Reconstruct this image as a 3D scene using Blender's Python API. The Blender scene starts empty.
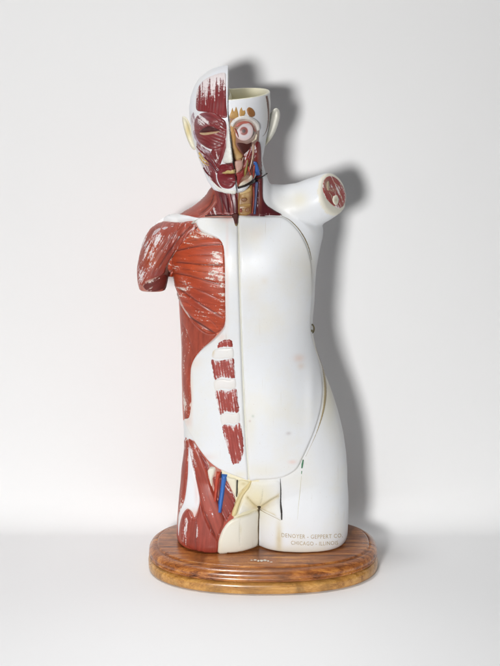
import bpy, bmesh, math, random
import numpy as np
from mathutils import Vector
from mathutils.bvhtree import BVHTree
from mathutils.geometry import delaunay_2d_cdt

random.seed(7); RNG = np.random.default_rng(7)
scene = bpy.context.scene
COL = scene.collection
U = 0.002                                  # two millimetres: one unit of the tracing grid

# ------------------------------------------------------------------ camera
CAM = Vector((0.0, -2.9, 1.305)); PITCH = math.radians(15.55); FPX = 1500.0; W0, H0 = 500.0, 666.0
cd = bpy.data.cameras.new('camera'); co = bpy.data.objects.new('camera', cd); COL.objects.link(co)
co.location = CAM; co.rotation_euler = (math.pi/2 - PITCH, 0, 0)
cd.sensor_fit = 'VERTICAL'; cd.sensor_height = 24.0; cd.lens = 24.0*FPX/H0
cd.clip_start = 0.05; cd.clip_end = 100
scene.camera = co
FW = np.array([0, math.cos(PITCH), -math.sin(PITCH)]); UP = np.array([0, math.sin(PITCH), math.cos(PITCH)])
RT = np.array([1.0, 0, 0]); CP = np.array(CAM)

def ray(px, py):
    return FW*FPX + RT*(px - W0/2) - UP*(py - H0/2)
def P(px, py, Y=0.0):                       # tracing-grid point at depth Y (grid units)
    d = ray(px, py); t = (Y*U - CP[1])/d[1]
    return CP + d*t
def proj(v):
    r = np.asarray(v) - CP
    w = r @ FW
    return W0/2 + FPX*(r @ RT)/w, H0/2 - FPX*(r @ UP)/w

# ------------------------------------------------------------------ materials
def nd(nt, t, **kw):
    n = nt.nodes.new(t)
    for k, v in kw.items():
        if k in n.inputs: n.inputs[k].default_value = v
        else: setattr(n, k, v)
    return n
def rgba(c): return (c[0], c[1], c[2], 1.0)

def base_mat(name, rough=0.4, coat=0.0, spec=0.5):
    m = bpy.data.materials.new(name); m.use_nodes = True
    nt = m.node_tree; b = nt.nodes['Principled BSDF']
    b.inputs['Roughness'].default_value = rough
    b.inputs['Coat Weight'].default_value = coat
    b.inputs['Coat Roughness'].default_value = 0.18
    b.inputs['Specular IOR Level'].default_value = spec
    return m, nt, b
def mixrgb(nt, fac, a, b, mode='MIX'):
    n = nt.nodes.new('ShaderNodeMix'); n.data_type = 'RGBA'; n.blend_type = mode
    for s, v in ((0, fac), (6, a), (7, b)):
        if hasattr(v, 'links') or isinstance(v, bpy.types.NodeSocket): nt.links.new(v, n.inputs[s])
        else: n.inputs[s].default_value = v if s == 0 else rgba(v)
    return n.outputs[2]
def ramp(nt, fac, stops):
    n = nt.nodes.new('ShaderNodeValToRGB'); e = n.color_ramp.elements
    e[0].position, e[0].color = stops[0][0], rgba(stops[0][1]); e[1].position, e[1].color = stops[-1][0], rgba(stops[-1][1])
    for p, c in stops[1:-1]:
        k = e.new(p); k.color = rgba(c)
    nt.links.new(fac, n.inputs['Fac']); return n.outputs['Color']
def noise(nt, vec, scale, detail=5, rough=0.55, dist=0.0):
    n = nd(nt, 'ShaderNodeTexNoise', Scale=scale, Detail=detail, Roughness=rough, Distortion=dist)
    nt.links.new(vec, n.inputs['Vector']); return n.outputs['Fac']
def math_(nt, op, a, b=None, clamp=False):
    n = nt.nodes.new('ShaderNodeMath'); n.operation = op; n.use_clamp = clamp
    for i, v in enumerate((a, b)):
        if v is None: continue
        if isinstance(v, bpy.types.NodeSocket): nt.links.new(v, n.inputs[i])
        else: n.inputs[i].default_value = v
    return n.outputs[0]
def bump(nt, b, h, strength=0.2, dist=0.002):
    n = nd(nt, 'ShaderNodeBump', Strength=strength, Distance=dist)
    nt.links.new(h, n.inputs['Height']); nt.links.new(n.outputs[0], b.inputs['Normal'])

def painted(name, wearcol=(0.72, 0.62, 0.56), rough=0.46, chips=0.35, mottled=0.25, streak=0.5, fine=90, wst=0.55, longer=0.10):
    """old enamel over plaster: pigment from the mesh's Paint layer, mottling, brush streaks along the
    fibres (uv), chips down to the pale ground where Wear is high, dark lines where Line is high"""
    m, nt, b = base_mat(name, rough, coat=0.10)
    at = nd(nt, 'ShaderNodeAttribute', attribute_name='Paint').outputs['Color']
    wear = nd(nt, 'ShaderNodeAttribute', attribute_name='Wear').outputs['Fac']
    line = nd(nt, 'ShaderNodeAttribute', attribute_name='Line').outputs['Fac']
    tc = nd(nt, 'ShaderNodeTexCoord'); geo = tc.outputs['Object']
    uv = nd(nt, 'ShaderNodeUVMap').outputs[0]
    mp = nd(nt, 'ShaderNodeMapping'); mp.inputs['Scale'].default_value = (1.0, longer, 1.0)
    nt.links.new(uv, mp.inputs['Vector']); st = mp.outputs[0]
    n1 = noise(nt, geo, 45, 4); n2 = noise(nt, st, fine, 5, 0.65); n3 = noise(nt, geo, 260, 4, 0.65)
    d1 = mixrgb(nt, mottled, at, ramp(nt, n1, [(0.3, (0.35, 0.30, 0.30)), (0.7, (1, 1, 1))]), 'MULTIPLY')
    d1 = mixrgb(nt, streak, d1, ramp(nt, n2, [(0.35, (0.45, 0.38, 0.38)), (0.62, (1, 1, 1))]), 'MULTIPLY')
    # chips: grain broken up at two sizes, threshold lowered by Wear
    g = math_(nt, 'ADD', math_(nt, 'MULTIPLY', n2, wst), math_(nt, 'MULTIPLY', n3, 1.0-wst))
    thr = math_(nt, 'SUBTRACT', 0.645, math_(nt, 'MULTIPLY', wear, 0.34))
    f = math_(nt, 'MULTIPLY', math_(nt, 'SUBTRACT', g, thr), 18.0, True)
    f = math_(nt, 'MULTIPLY', f, chips*2 if chips < 0.5 else 1.0, True)
    c = mixrgb(nt, f, d1, wearcol)
    c = mixrgb(nt, line, c, (0.055, 0.016, 0.016))
    nt.links.new(c, b.inputs['Base Color'])
    r = math_(nt, 'ADD', math_(nt, 'MULTIPLY', n3, 0.25), rough - 0.12)
    nt.links.new(r, b.inputs['Roughness'])
    h = math_(nt, 'SUBTRACT', math_(nt, 'ADD', math_(nt, 'MULTIPLY', n2, 0.7), math_(nt, 'MULTIPLY', n3, 0.35)), math_(nt, 'MULTIPLY', f, 0.4))
    bump(nt, b, h, 0.22, 0.0012)
    return m

def enamel(name):
    """off-white enamel with yellowing, hairline scratches and rubbed stains; pigment from Paint"""
    m, nt, b = base_mat(name, 0.44, coat=0.08)
    at = nd(nt, 'ShaderNodeAttribute', attribute_name='Paint').outputs['Color']
    line = nd(nt, 'ShaderNodeAttribute', attribute_name='Line').outputs['Fac']
    wear = nd(nt, 'ShaderNodeAttribute', attribute_name='Wear').outputs['Fac']
    geo = nd(nt, 'ShaderNodeTexCoord').outputs['Object']
    n1 = noise(nt, geo, 9, 5, 0.6); n2 = noise(nt, geo, 55, 5, 0.65, 0.6); n3 = noise(nt, geo, 330, 3, 0.6)
    c = mixrgb(nt, math_(nt, 'MULTIPLY', math_(nt, 'SUBTRACT', n1, 0.47), 2.0, True), at, (0.79, 0.75, 0.63))
    c = mixrgb(nt, math_(nt, 'MULTIPLY', math_(nt, 'SUBTRACT', n2, 0.66), 2.2, True), c, (0.66, 0.55, 0.44))
    f = math_(nt, 'MULTIPLY', math_(nt, 'SUBTRACT', n3, 0.67), 9.0, True)
    c = mixrgb(nt, math_(nt, 'MULTIPLY', f, 0.42), c, (0.42, 0.30, 0.20))
    for rot, sc in ((0.25, (260, 1, 9)), (-0.7, (310, 1, 12))):
        mp = nd(nt, 'ShaderNodeMapping'); mp.inputs['Rotation'].default_value = (0, rot, 0); mp.inputs['Scale'].default_value = sc
        nt.links.new(geo, mp.inputs['Vector']); sn = noise(nt, mp.outputs[0], 1.0, 2, 0.5)
        sf = math_(nt, 'MULTIPLY', math_(nt, 'SUBTRACT', sn, 0.71), 14.0, True)
        c = mixrgb(nt, math_(nt, 'MULTIPLY', math_(nt, 'MULTIPLY', sf, n2), 0.55, True), c, (0.50, 0.42, 0.34))
    ws = math_(nt, 'MULTIPLY', wear, math_(nt, 'MULTIPLY', math_(nt, 'SUBTRACT', n2, 0.25), 2.2, True), True)
    c = mixrgb(nt, ws, c, (0.52, 0.40, 0.20))
    c = mixrgb(nt, line, c, (0.035, 0.022, 0.014))
    nt.links.new(c, b.inputs['Base Color'])
    nt.links.new(math_(nt, 'ADD', math_(nt, 'MULTIPLY', n2, 0.25), 0.36), b.inputs['Roughness'])
    bump(nt, b, math_(nt, 'ADD', n2, math_(nt, 'MULTIPLY', n3, 0.3)), 0.10, 0.002)
    return m

def wood(name, dark, mid, light, rough=0.25):
    m, nt, b = base_mat(name, rough + 0.06, coat=0.35)
    geo = nd(nt, 'ShaderNodeTexCoord').outputs['Object']
    mp = nd(nt, 'ShaderNodeMapping'); mp.inputs['Scale'].default_value = (0.8, 13.0, 9.0)
    nt.links.new(geo, mp.inputs['Vector'])
    n1 = noise(nt, mp.outputs[0], 9, 6, 0.65, 0.5); n2 = noise(nt, mp.outputs[0], 55, 6, 0.75, 0.2); n3 = noise(nt, geo, 16, 5, 0.6, 0.8)
    g = math_(nt, 'ADD', math_(nt, 'MULTIPLY', n1, 0.6), math_(nt, 'MULTIPLY', n2, 0.4))
    c = ramp(nt, g, [(0.38, dark), (0.49, mid), (0.62, light)])
    c = mixrgb(nt, math_(nt, 'MULTIPLY', math_(nt, 'SUBTRACT', n3, 0.5), 4.0, True), c, tuple(0.45*x for x in mid))
    n4 = noise(nt, geo, 300, 3)
    c = mixrgb(nt, math_(nt, 'MULTIPLY', math_(nt, 'SUBTRACT', n4, 0.68), 8.0, True), c, tuple(0.3*x for x in dark))
    nt.links.new(c, b.inputs['Base Color'])
    nt.links.new(math_(nt, 'ADD', math_(nt, 'MULTIPLY', n3, 0.3), rough - 0.1), b.inputs['Roughness'])
    bump(nt, b, g, 0.18, 0.0015)
    return m

def plain(name, c, rough=0.5, metal=0.0):
    m, nt, b = base_mat(name, rough)
    geo = nd(nt, 'ShaderNodeTexCoord').outputs['Object']
    n = noise(nt, geo, 120, 4)
    nt.links.new(mixrgb(nt, 0.5, c, ramp(nt, n, [(0.3, tuple(.6*x for x in c)), (0.7, tuple(min(1, 1.15*x) for x in c))])), b.inputs['Base Color'])
    b.inputs['Metallic'].default_value = metal
    return m

M_RED = painted('red_muscle_enamel', streak=0.55, chips=0.75, fine=190, wst=0.62, longer=0.14)
M_STREAK = painted('streaked_muscle_enamel', wearcol=(0.74, 0.66, 0.66), chips=0.8, streak=0.6, fine=230, wst=0.72, longer=0.07)
M_WHITE = enamel('off_white_enamel')
M_TINT = painted('tinted_enamel', wearcol=(0.70, 0.62, 0.50), chips=0.3, mottled=0.35, streak=0.25)
M_WOOD = wood('varnished_brown_wood', (0.070, 0.020, 0.009), (0.33, 0.105, 0.027), (0.60, 0.255, 0.062))
M_WOOD2 = wood('varnished_honey_wood', (0.24, 0.095, 0.022), (0.49, 0.235, 0.056), (0.64, 0.36, 0.11))
M_TEXT = plain('faded_gold_lettering', (0.53, 0.44, 0.30), 0.6)
M_BRASS = plain('tarnished_brass', (0.20, 0.17, 0.09), 0.45, 0.6)
M_FLECK = plain('worn_white_paint', (0.75, 0.70, 0.62), 0.6)
M_BACK = base_mat('white_paper', 0.9, spec=0.1)[0]
def _bk():
    nt = M_BACK.node_tree; b = nt.nodes['Principled BSDF']
    geo = nd(nt, 'ShaderNodeTexCoord').outputs['Object']
    n = noise(nt, geo, 3.0, 3)
    nt.links.new(mixrgb(nt, n, (0.855, 0.855, 0.86), (0.875, 0.875, 0.875)), b.inputs['Base Color'])
_bk()

# pigments (linear)
WHITE = (0.785, 0.80, 0.824); CREAM = (0.78, 0.72, 0.52); BONE = (0.80, 0.77, 0.66)
PEC = (0.52, 0.070, 0.020); THIGH = (0.40, 0.066, 0.038); DELT = (0.42, 0.075, 0.042); FACE = (0.255, 0.030, 0.033)
DARKRED = (0.115, 0.012, 0.016); TRAP = (0.42, 0.105, 0.075); OCHRE = (0.58, 0.34, 0.11); BROWN = (0.33, 0.14, 0.045)
BLUE = (0.035, 0.17, 0.56); ARTERY = (0.60, 0.075, 0.035); PINK = (0.66, 0.38, 0.33); RECT = (0.45, 0.072, 0.055)

# ------------------------------------------------------------------ mesh helpers
def link(name, me, mat, parent=None, sharp=None):
    o = bpy.data.objects.new(name, me); COL.objects.link(o)
    if mat: me.materials.append(mat)
    me.polygons.foreach_set('use_smooth', [True]*len(me.polygons))
    if sharp: me.set_sharp_from_angle(angle=math.radians(sharp))
    if parent: o.parent = parent
    return o
def mesh_from(name, vs, fs):
    me = bpy.data.meshes.new(name)
    me.from_pydata([tuple(map(float, v)) for v in vs], [], [tuple(map(int, f)) for f in fs]); me.update(); return me
def layers(me, paint, wear=None, line=None, uv=None):
    n = len(me.vertices)
    a = me.attributes.new('Paint', 'FLOAT_COLOR', 'POINT')
    c = np.ones((n, 4)); c[:, :3] = paint; a.data.foreach_set('color', c.ravel())
    for nm, v in (('Wear', wear), ('Line', line)):
        a = me.attributes.new(nm, 'FLOAT', 'POINT')
        a.data.foreach_set('value', np.broadcast_to(0.0 if v is None else v, (n,)).astype(float).copy())
    if uv is None:
        co_ = np.zeros(n*3); me.vertices.foreach_get('co', co_); co_ = co_.reshape(-1, 3); uv = co_[:, [0, 2]]
    lay = me.uv_layers.new(name='UVMap')
    li = np.zeros(len(me.loops), dtype=int); me.loops.foreach_get('vertex_index', li)
    lay.data.foreach_set('uv', np.asarray(uv)[li].ravel())

def catmull(pts, closed=True, step=0.8, tension=0.5):
    p = np.asarray(pts, float); n = len(p); out = []
    rng = range(n) if closed else range(n-1)
    for i in rng:
        if closed: a, b, c, d = p[i-1], p[i], p[(i+1) % n], p[(i+2) % n]
        else: a, b, c, d = p[max(i-1, 0)], p[i], p[i+1], p[min(i+2, n-1)]
        k = max(2, int(np.linalg.norm(c-b)/step))
        # centripetal-ish: limit tangents so that long/short neighbours do not overshoot
        L = np.linalg.norm(c-b)
        def tan(u, v, w):
            t = (w-u)*tension; m = np.linalg.norm(t); return t if m < L else t*(L/m)
        t1, t2 = tan(a, b, c), tan(b, c, d)
        for j in range(k):
            s = j/k; s2, s3 = s*s, s*s*s
            out.append((2*s3-3*s2+1)*b + (s3-2*s2+s)*t1 + (-2*s3+3*s2)*c + (s3-s2)*t2)
    if not closed: out.append(p[-1])
    return np.array(out)
def seg_dist(q, line, closed=False):
    """distance of every point of q to a polyline"""
    a = np.asarray(line, float); b = np.roll(a, -1, 0)
    if not closed: a, b = a[:-1], b[:-1]
    best = np.full(len(q), 1e9)
    for s, e in zip(a, b):
        d = e - s; L = (d @ d) or 1e-9
        t = np.clip(((q - s) @ d)/L, 0, 1)
        best = np.minimum(best, np.linalg.norm(q - (s + t[:, None]*d), axis=1))
    return best
def inside(q, poly):
    x, y = q[:, 0], q[:, 1]; r = np.zeros(len(q), bool)
    p = np.asarray(poly); j = len(p)-1
    for i in range(len(p)):
        xi, yi = p[i]; xj, yj = p[j]
        if yi != yj:
            c = ((yi > y) != (yj > y)) & (x < (xj-xi)*(y-yi)/(yj-yi) + xi)
            r ^= c
        j = i
    return r
def sstep(x): x = np.clip(x, 0, 1); return x*x*(3-2*x)

def along(pl, rad, c, a, step=2.0):
    return [(x, y, rad, rad, c, a) for x, y in catmull(pl, False, step)]

class Surf:
    """a mesh that shells are laid on"""
    def __init__(self, *objs):
        vs, fs, ns = [], [], []
        for o in objs:
            me = o.data; k = len(vs)
            vs += [v.co.copy() for v in me.vertices]; ns += [v.normal.copy() for v in me.vertices]
            fs += [tuple(k+i for i in p.vertices) for p in me.polygons]
        self.f, self.n, self.v = fs, ns, vs
        self.bvh = BVHTree.FromPolygons(vs, fs)
    def nrm(self, i, loc):
        w = Vector((0, 0, 0))
        for k in self.f[i]: w += self.n[k]/max((self.v[k]-loc).length, 1e-5)
        return w.normalized()
    def hit(self, px, py):
        d = Vector(ray(px, py)).normalized()
        loc, n, i, dist = self.bvh.ray_cast(CAM, d)
        if loc is None:
            loc, n, i, dist = self.bvh.find_nearest(Vector(P(px, py, 0.0)))
        return np.array(loc), np.array(self.nrm(i, loc))

def shell(name, poly, surf, mat, color, parent, thick=1.2, bevel=2.0, grid=0.9, smooth=True, grooves=(), wear=0.0, wears=(),
          stains=(), fibre=90, bumps=(), ridges=None, colorfn=None, wearfn=None, sink=0.6, jag=0.0, edge=None):
    """a raised piece laid on a surface; outline in tracing units, thick / bevel in the same units"""
    out = catmull(poly, True, grid) if smooth else dens(poly, grid)
    if jag:
        out = out + RNG.normal(0, jag, out.shape)
    x0, y0 = out.min(0); x1, y1 = out.max(0)
    gx, gy = np.meshgrid(np.arange(x0, x1, grid), np.arange(y0, y1, grid))
    q = np.c_[gx.ravel(), gy.ravel()]; q[:, 0] += (np.round((q[:, 1]-y0)/grid) % 2)*grid*0.5
    q = q + RNG.uniform(-.12, .12, q.shape)*grid
    q = q[inside(q, out)]
    if len(q): q = q[seg_dist(q, out, True) > grid*0.75]
    # inset ring
    t = np.roll(out, -1, 0) - np.roll(out, 1, 0); nn = np.c_[-t[:, 1], t[:, 0]]; nn /= np.linalg.norm(nn, axis=1)[:, None] + 1e-9
    area = 0.5*np.sum(out[:, 0]*np.roll(out[:, 1], -1) - np.roll(out[:, 0], -1)*out[:, 1])
    ins = out + nn*(1 if area > 0 else -1)*min(0.4, bevel*0.5)
    ins = ins[inside(ins, out)]
    ins = ins[seg_dist(ins, out, True) > min(0.25, bevel*0.3)]
    pts = np.vstack([out, ins, q]) if len(q) else np.vstack([out, ins])
    n = len(out)
    vv, ee, ff, *_ = delaunay_2d_cdt([Vector(p) for p in pts], [(i, (i+1) % n) for i in range(n)], [], 1, 1e-5)
    vv = np.array([tuple(v) for v in vv]); d = seg_dist(vv, out, True)
    h = thick*np.sqrt(sstep(d/bevel)) - sink*(d < 1e-3)
    line = np.zeros(len(vv))
    for g in grooves:
        pl, w, dep = g[0], g[1], g[2]; ink = g[3] if len(g) > 3 else 0.8
        pl = catmull(pl, False, 1.0); dd = seg_dist(vv, pl)
        # taper the line towards its ends
        de = np.minimum(np.linalg.norm(vv-pl[0], axis=1), np.linalg.norm(vv-pl[-1], axis=1))
        ww = w*(0.35 + 0.65*sstep(de/6.0))
        e = np.exp(-(dd/ww)**2); h -= dep*e; line = np.maximum(line, ink*np.exp(-(dd/(0.62*ww))**2))
    for bx, by, rx, ry, am in bumps:
        h += am*np.exp(-((vv[:, 0]-bx)/rx)**2 - ((vv[:, 1]-by)/ry)**2)*sstep(d/bevel)
    if ridges:                                                   # fine fibres: (direction deg, wavelength, height)
        ang, wl, am = ridges; a = math.radians(ang); u = vv[:, 0]*math.sin(a) - vv[:, 1]*math.cos(a); w_ = vv[:, 0]*math.cos(a) + vv[:, 1]*math.sin(a)
        h += am*(np.sin(2*math.pi*u/wl + 0.9*np.sin(w_*0.13) + 1.3*np.sin(u*0.21)))*sstep(d/bevel)
    vs = np.zeros((len(vv), 3))
    for i, (x, y) in enumerate(vv):
        l, nr = surf.hit(x, y); vs[i] = l + nr*h[i]*U
    me = mesh_from(name, vs, ff)
    # faces towards the camera
    me.update()
    s = sum((Vector(CAM) - p.center).dot(p.normal) > 0 for p in me.polygons)
    if s < len(me.polygons)/2: me.flip_normals()
    pc = np.tile(np.array(color, float), (len(vv), 1))
    if colorfn is not None: pc = colorfn(vv, pc)
    for sx, sy, rx, ry, c, a in stains:
        k = a*np.exp(-((vv[:, 0]-sx)/rx)**2 - ((vv[:, 1]-sy)/ry)**2); pc = pc*(1-k[:, None]) + np.array(c)*k[:, None]
    wr = np.full(len(vv), float(wear))
    for wx, wy, rx, ry, a in wears: wr += a*np.exp(-((vv[:, 0]-wx)/rx)**2 - ((vv[:, 1]-wy)/ry)**2)
    if edge is None: edge = (0.30, 1.3) if mat in (M_RED, M_STREAK) else (0.12, 2.0) if mat is M_WHITE else (0, 1)
    wr = wr + edge[0]*np.exp(-d/edge[1])
    if wearfn is not None: wr = wearfn(vv, wr)
    a = math.radians(fibre); uu = np.c_[(vv[:, 0]*math.sin(a) - vv[:, 1]*math.cos(a)), (vv[:, 0]*math.cos(a) + vv[:, 1]*math.sin(a))]*U
    layers(me, pc, np.clip(wr, 0, 1.2), np.clip(line, 0, 1), uu)
    return link(name, me, mat, parent)
def dens(poly, step):
    p = np.asarray(poly, float); o = []
    for i in range(len(p)):
        a, b = p[i], p[(i+1) % len(p)]; k = max(1, int(np.linalg.norm(b-a)/step))
        for j in range(k): o.append(a + (b-a)*j/k)
    return np.array(o)
def ribbon(name, pl, w, surf, mat, color, parent, thick=0.35, **kw):
    """a thin strip along a line; w = width or list of widths"""
    c = catmull(pl, False, 1.0); ws = np.interp(np.linspace(0, 1, len(c)), np.linspace(0, 1, len(w)), w) if hasattr(w, '__len__') else np.full(len(c), w)
    t = np.gradient(c, axis=0); nn = np.c_[-t[:, 1], t[:, 0]]; nn /= np.linalg.norm(nn, axis=1)[:, None] + 1e-9
    poly = np.vstack([c + nn*ws[:, None]/2, (c - nn*ws[:, None]/2)[::-1]])
    kw.setdefault('grid', 0.7); kw.setdefault('bevel', max(0.3, float(np.max(ws))*0.5))
    return shell(name, poly, surf, mat, color, parent, thick=thick, smooth=False, **kw)

def loft(rings, closed_ends=True):
    n = len(rings[0]); vs = [p for r in rings for p in r]; fs = []
    for i in range(len(rings)-1):
        for j in range(n):
            k = (j+1) % n; fs.append((i*n+j, i*n+k, (i+1)*n+k, (i+1)*n+j))
    if closed_ends:
        for b in (0, (len(rings)-1)*n):
            vs.append(np.mean(vs[b:b+n], axis=0)); c = len(vs)-1
            for j in range(n): fs.append((c, b+(j+1) % n, b+j) if b == 0 else (c, b+j, b+(j+1) % n))
    return vs, fs
def tab(rows, ys):
    """smooth interpolation of a table by its first column"""
    r = np.array(rows, float); out = np.stack([np.interp(ys, r[:, 0], r[:, k]) for k in range(1, r.shape[1])], 1)
    for _ in range(3):
        o = out.copy(); o[1:-1] = (out[:-2] + 2*out[1:-1] + out[2:])/4; out = o
    return out
def sring(py, xl, xr, yc, bf, bb, n, N=72, nb=2.2):
    L, R = P(xl, py, yc), P(xr, py, yc); cx, a, z = (L[0]+R[0])/2, (R[0]-L[0])/2, (L[2]+R[2])/2
    pts = []
    for k in range(N):
        t = 2*math.pi*k/N; c, s = math.cos(t), math.sin(t)
        e = n if s < 0 else nb
        x = a*math.copysign(abs(c)**(2/e), c); y = math.copysign(abs(s)**(2/e), s)*(bf if s < 0 else bb)*U
        pts.append((cx + x, yc*U + y, z))
    return pts
def tube_rings(path, radii, N=40, normal_end=None, flat=1.0):
    path = np.array(path, float); T = np.gradient(path, axis=0); T /= np.linalg.norm(T, axis=1)[:, None]
    if normal_end is not None: T[-1] = normal_end; T[-2] = T[-2] + normal_end; T[-2] /= np.linalg.norm(T[-2])
    rs = []; ref = np.array([0.0, 1.0, 0.0])
    for p, t, r in zip(path, T, radii):
        a = np.cross(t, ref); a /= np.linalg.norm(a); b = np.cross(a, t)
        rs.append([p + r*(math.cos(2*math.pi*k/N)*a + flat*math.sin(2*math.pi*k/N)*b) for k in range(N)])
    return rs

# ------------------------------------------------------------------ backdrop
def backdrop():
    prof = [(-0.75, 0.0), (0.135, 0.0)]
    R = 0.07
    for k in range(1, 17):
        a = math.pi/2*k/16; prof.append((0.135 + R*math.sin(a), R - R*math.cos(a)))
    prof.append((0.135+R, 3.6))
    vs = []; fs = []
    for y, z in prof: vs += [(-3.5, y, z), (3.5, y, z)]
    for i in range(len(prof)-1): fs.append((2*i, 2*i+1, 2*i+3, 2*i+2))
    o = link('backdrop', mesh_from('backdrop', vs, fs), M_BACK)
    o['kind'] = 'structure'
    o['label'] = 'plain white seamless paper backdrop'
backdrop()

# ------------------------------------------------------------------ wooden base
ZB = 0.055
BXC = P(263, 560, 0)[0]
def outline(off, N=160):
    a, b, n = 0.2385 - off, 0.150 - off, 2.35
    pts = []
    for k in range(N):
        t = 2*math.pi*k/N; c, s = math.cos(t), math.sin(t)
        pts.append((BXC + a*math.copysign(abs(c)**(2/n), c), -0.012 + b*math.copysign(abs(s)**(2/n), s)))
    return pts
def plinth(name, prof, mat, parent):
    rings = [[(x, y, z) for x, y in outline(o)] for o, z in prof]
    vs, fs = loft(rings)
    me = mesh_from(name, vs, fs); o = link(name, me, mat, parent)
    me.set_sharp_from_angle(angle=math.radians(50)); return o
stand = bpy.data.objects.new('wooden_stand', None); COL.objects.link(stand)
stand['label'] = 'oval two-tier varnished brown wooden stand under the anatomical torso'; stand['category'] = 'stand'
# (objects keep world coordinates: empties stay at the origin with their base on the floor)
lower = plinth('lower_plinth', [(0.006, 0.0005), (0.001, 0.003), (0.0, 0.007), (0.0, 0.018), (0.002, 0.0225), (0.005, 0.0250), (0.012, 0.0255)], M_WOOD2, stand)
upper = plinth('upper_plinth', [(0.012, 0.0250), (0.006, 0.0262), (0.0035, 0.0275), (0.002, 0.0295), (0.0012, 0.0315), (0.003, 0.034), (0.003, 0.0352),
                                (0.0018, 0.037), (0.0022, 0.041), (0.005, 0.046), (0.010, 0.0500), (0.0165, 0.0518), (0.0175, 0.0512), (0.0188, 0.0514), (0.0205, 0.0545), (0.0225, ZB), (0.06, ZB), (0.12, ZB)], M_WOOD, stand)
S_UP = Surf(upper)

# ------------------------------------------------------------------ trunk
torso = bpy.data.objects.new('anatomical_torso', None); COL.objects.link(torso)
torso['label'] = 'old half-dissected anatomical torso model, red muscles on one side, white skin on the other'; torso['category'] = 'anatomical model'

tb = [  # y, xl, xr, yc, front, back, n
 (150, 222, 262, 2, 20, 30, 2.2), (165, 216, 263, 0, 22, 32, 2.2), (180, 213, 268, -2, 22, 34, 2.2), (192, 210, 273, -2, 24, 36, 2.2),
 (203, 201, 279, -1, 26, 38, 2.3), (211, 186, 298, 0, 30, 40, 2.4), (220, 174, 322, 0, 35, 42, 2.4), (232, 171, 324, 0, 41, 44, 2.4),
 (245, 172, 320.5, 0, 46, 45, 2.5), (265, 175, 316.5, 0, 49, 45, 2.6), (285, 178, 314.8, 0, 49, 44, 2.6), (300, 179, 314.5, 0, 47, 43, 2.6), (320, 180, 312.5, 0, 44, 41, 2.5),
 (335, 181, 313, 0, 43, 40, 2.5), (350, 181.5, 316.5, 0, 43, 41, 2.45), (370, 181.5, 323.5, 0, 44, 43, 2.4), (390, 182, 331.5, 0, 45, 46, 2.4), (410, 182.5, 338, 0, 45, 48, 2.4),
 (430, 184, 343, 0, 44, 49, 2.4), (450, 184, 346, 0, 43, 50, 2.4), (470, 181, 347.5, 0, 41, 50, 2.5), (490, 180, 347, 0, 37, 46, 2.6), (500, 186, 340, 0, 30, 36, 2.6)]
ys = np.arange(150, 501, 3.0)
parts = [loft([sring(y, *r) for y, r in zip(ys, tab(tb, ys))])]
zfoot = ZB + 0.0
def thigh(xs):
    yy = np.arange(462, 546.1, 3.0); rows = tab(xs, yy)
    rings = [sring(y, *r) for y, r in zip(yy, rows)]
    # last ring flat on the stand, edge slightly rounded in
    last = np.array(rings[-1]); c = last.mean(0)
    r2 = c + (last-c)*0.995; r2[:, 2] = zfoot + 0.010
    r3 = c + (last-c)*0.965; r3[:, 2] = zfoot + 0.002
    r4 = c + (last-c)*0.93; r4[:, 2] = zfoot + 0.0006
    rings = [r for r in rings if r[0][2] > zfoot + 0.014] + [r2, r3, r4]
    return loft(rings)
parts.append(thigh([(462, 186, 250, 0, 32, 30, 2.2), (480, 180.5, 260, 0, 38, 40, 2.4), (500, 178.5, 265, 0, 41, 44, 2.5), (520, 177, 265, 0, 42, 45, 2.5), (546, 176.5, 264.5, 0, 42, 45, 2.5)]))
parts.append(thigh([(462, 266, 342, 0, 32, 30, 2.2), (480, 256, 347.5, 0, 38, 40, 2.4), (500, 252, 348.5, 0, 41, 44, 2.5), (520, 252, 348, 0, 42, 45, 2.5), (546, 252.5, 347, 0, 42, 45, 2.5)]))
# muscled arm, cut short
ap = [P(192, 230, 2), P(178, 233, 0), P(166, 242, -2), P(157, 256, -3), P(153, 270, -4), P(152.5, 281, -5), P(152.5, 290.5, -6)]
ar = [15*U, 18*U, 19*U, 17.5*U, 16.2*U, 15.2*U, 13*U]
k = np.linspace(0, 6, 25); app = np.stack([np.interp(k, range(7), np.array(ap)[:, i]) for i in range(3)], 1)
parts.append(loft(tube_rings(app, np.interp(k, range(7), ar), flat=1.15)))
# raised skin-covered arm, cut off: the cut faces outwards and to the viewer
NE = np.array([0.74, -0.60, 0.30]); NE /= np.linalg.norm(NE)
CUT = P(334.0, 193.5, -12)
app = [P(262, 206, 6), P(285, 209, 3), P(302, 207, 0), P(318, 200, -5), CUT - NE*0.012, CUT]
ar = [22*U, 24*U, 24*U, 23*U, 21.3*U, 20.3*U]
kk = np.linspace(0, 4, 21); a5 = np.array(app)[:5]; pth = np.stack([np.interp(kk, range(5), a5[:, i]) for i in range(3)], 1)
pth = np.vstack([pth, CUT]); rr = np.append(np.interp(kk, range(5), ar[:5]), ar[5])
parts.append(loft(tube_rings(pth, rr, normal_end=NE)))
vs, fs = [], []
for v, f in parts:
    k0 = len(vs); vs += [tuple(map(float, p)) for p in v]; fs += [tuple(i+k0 for i in q) for q in f]

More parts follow.
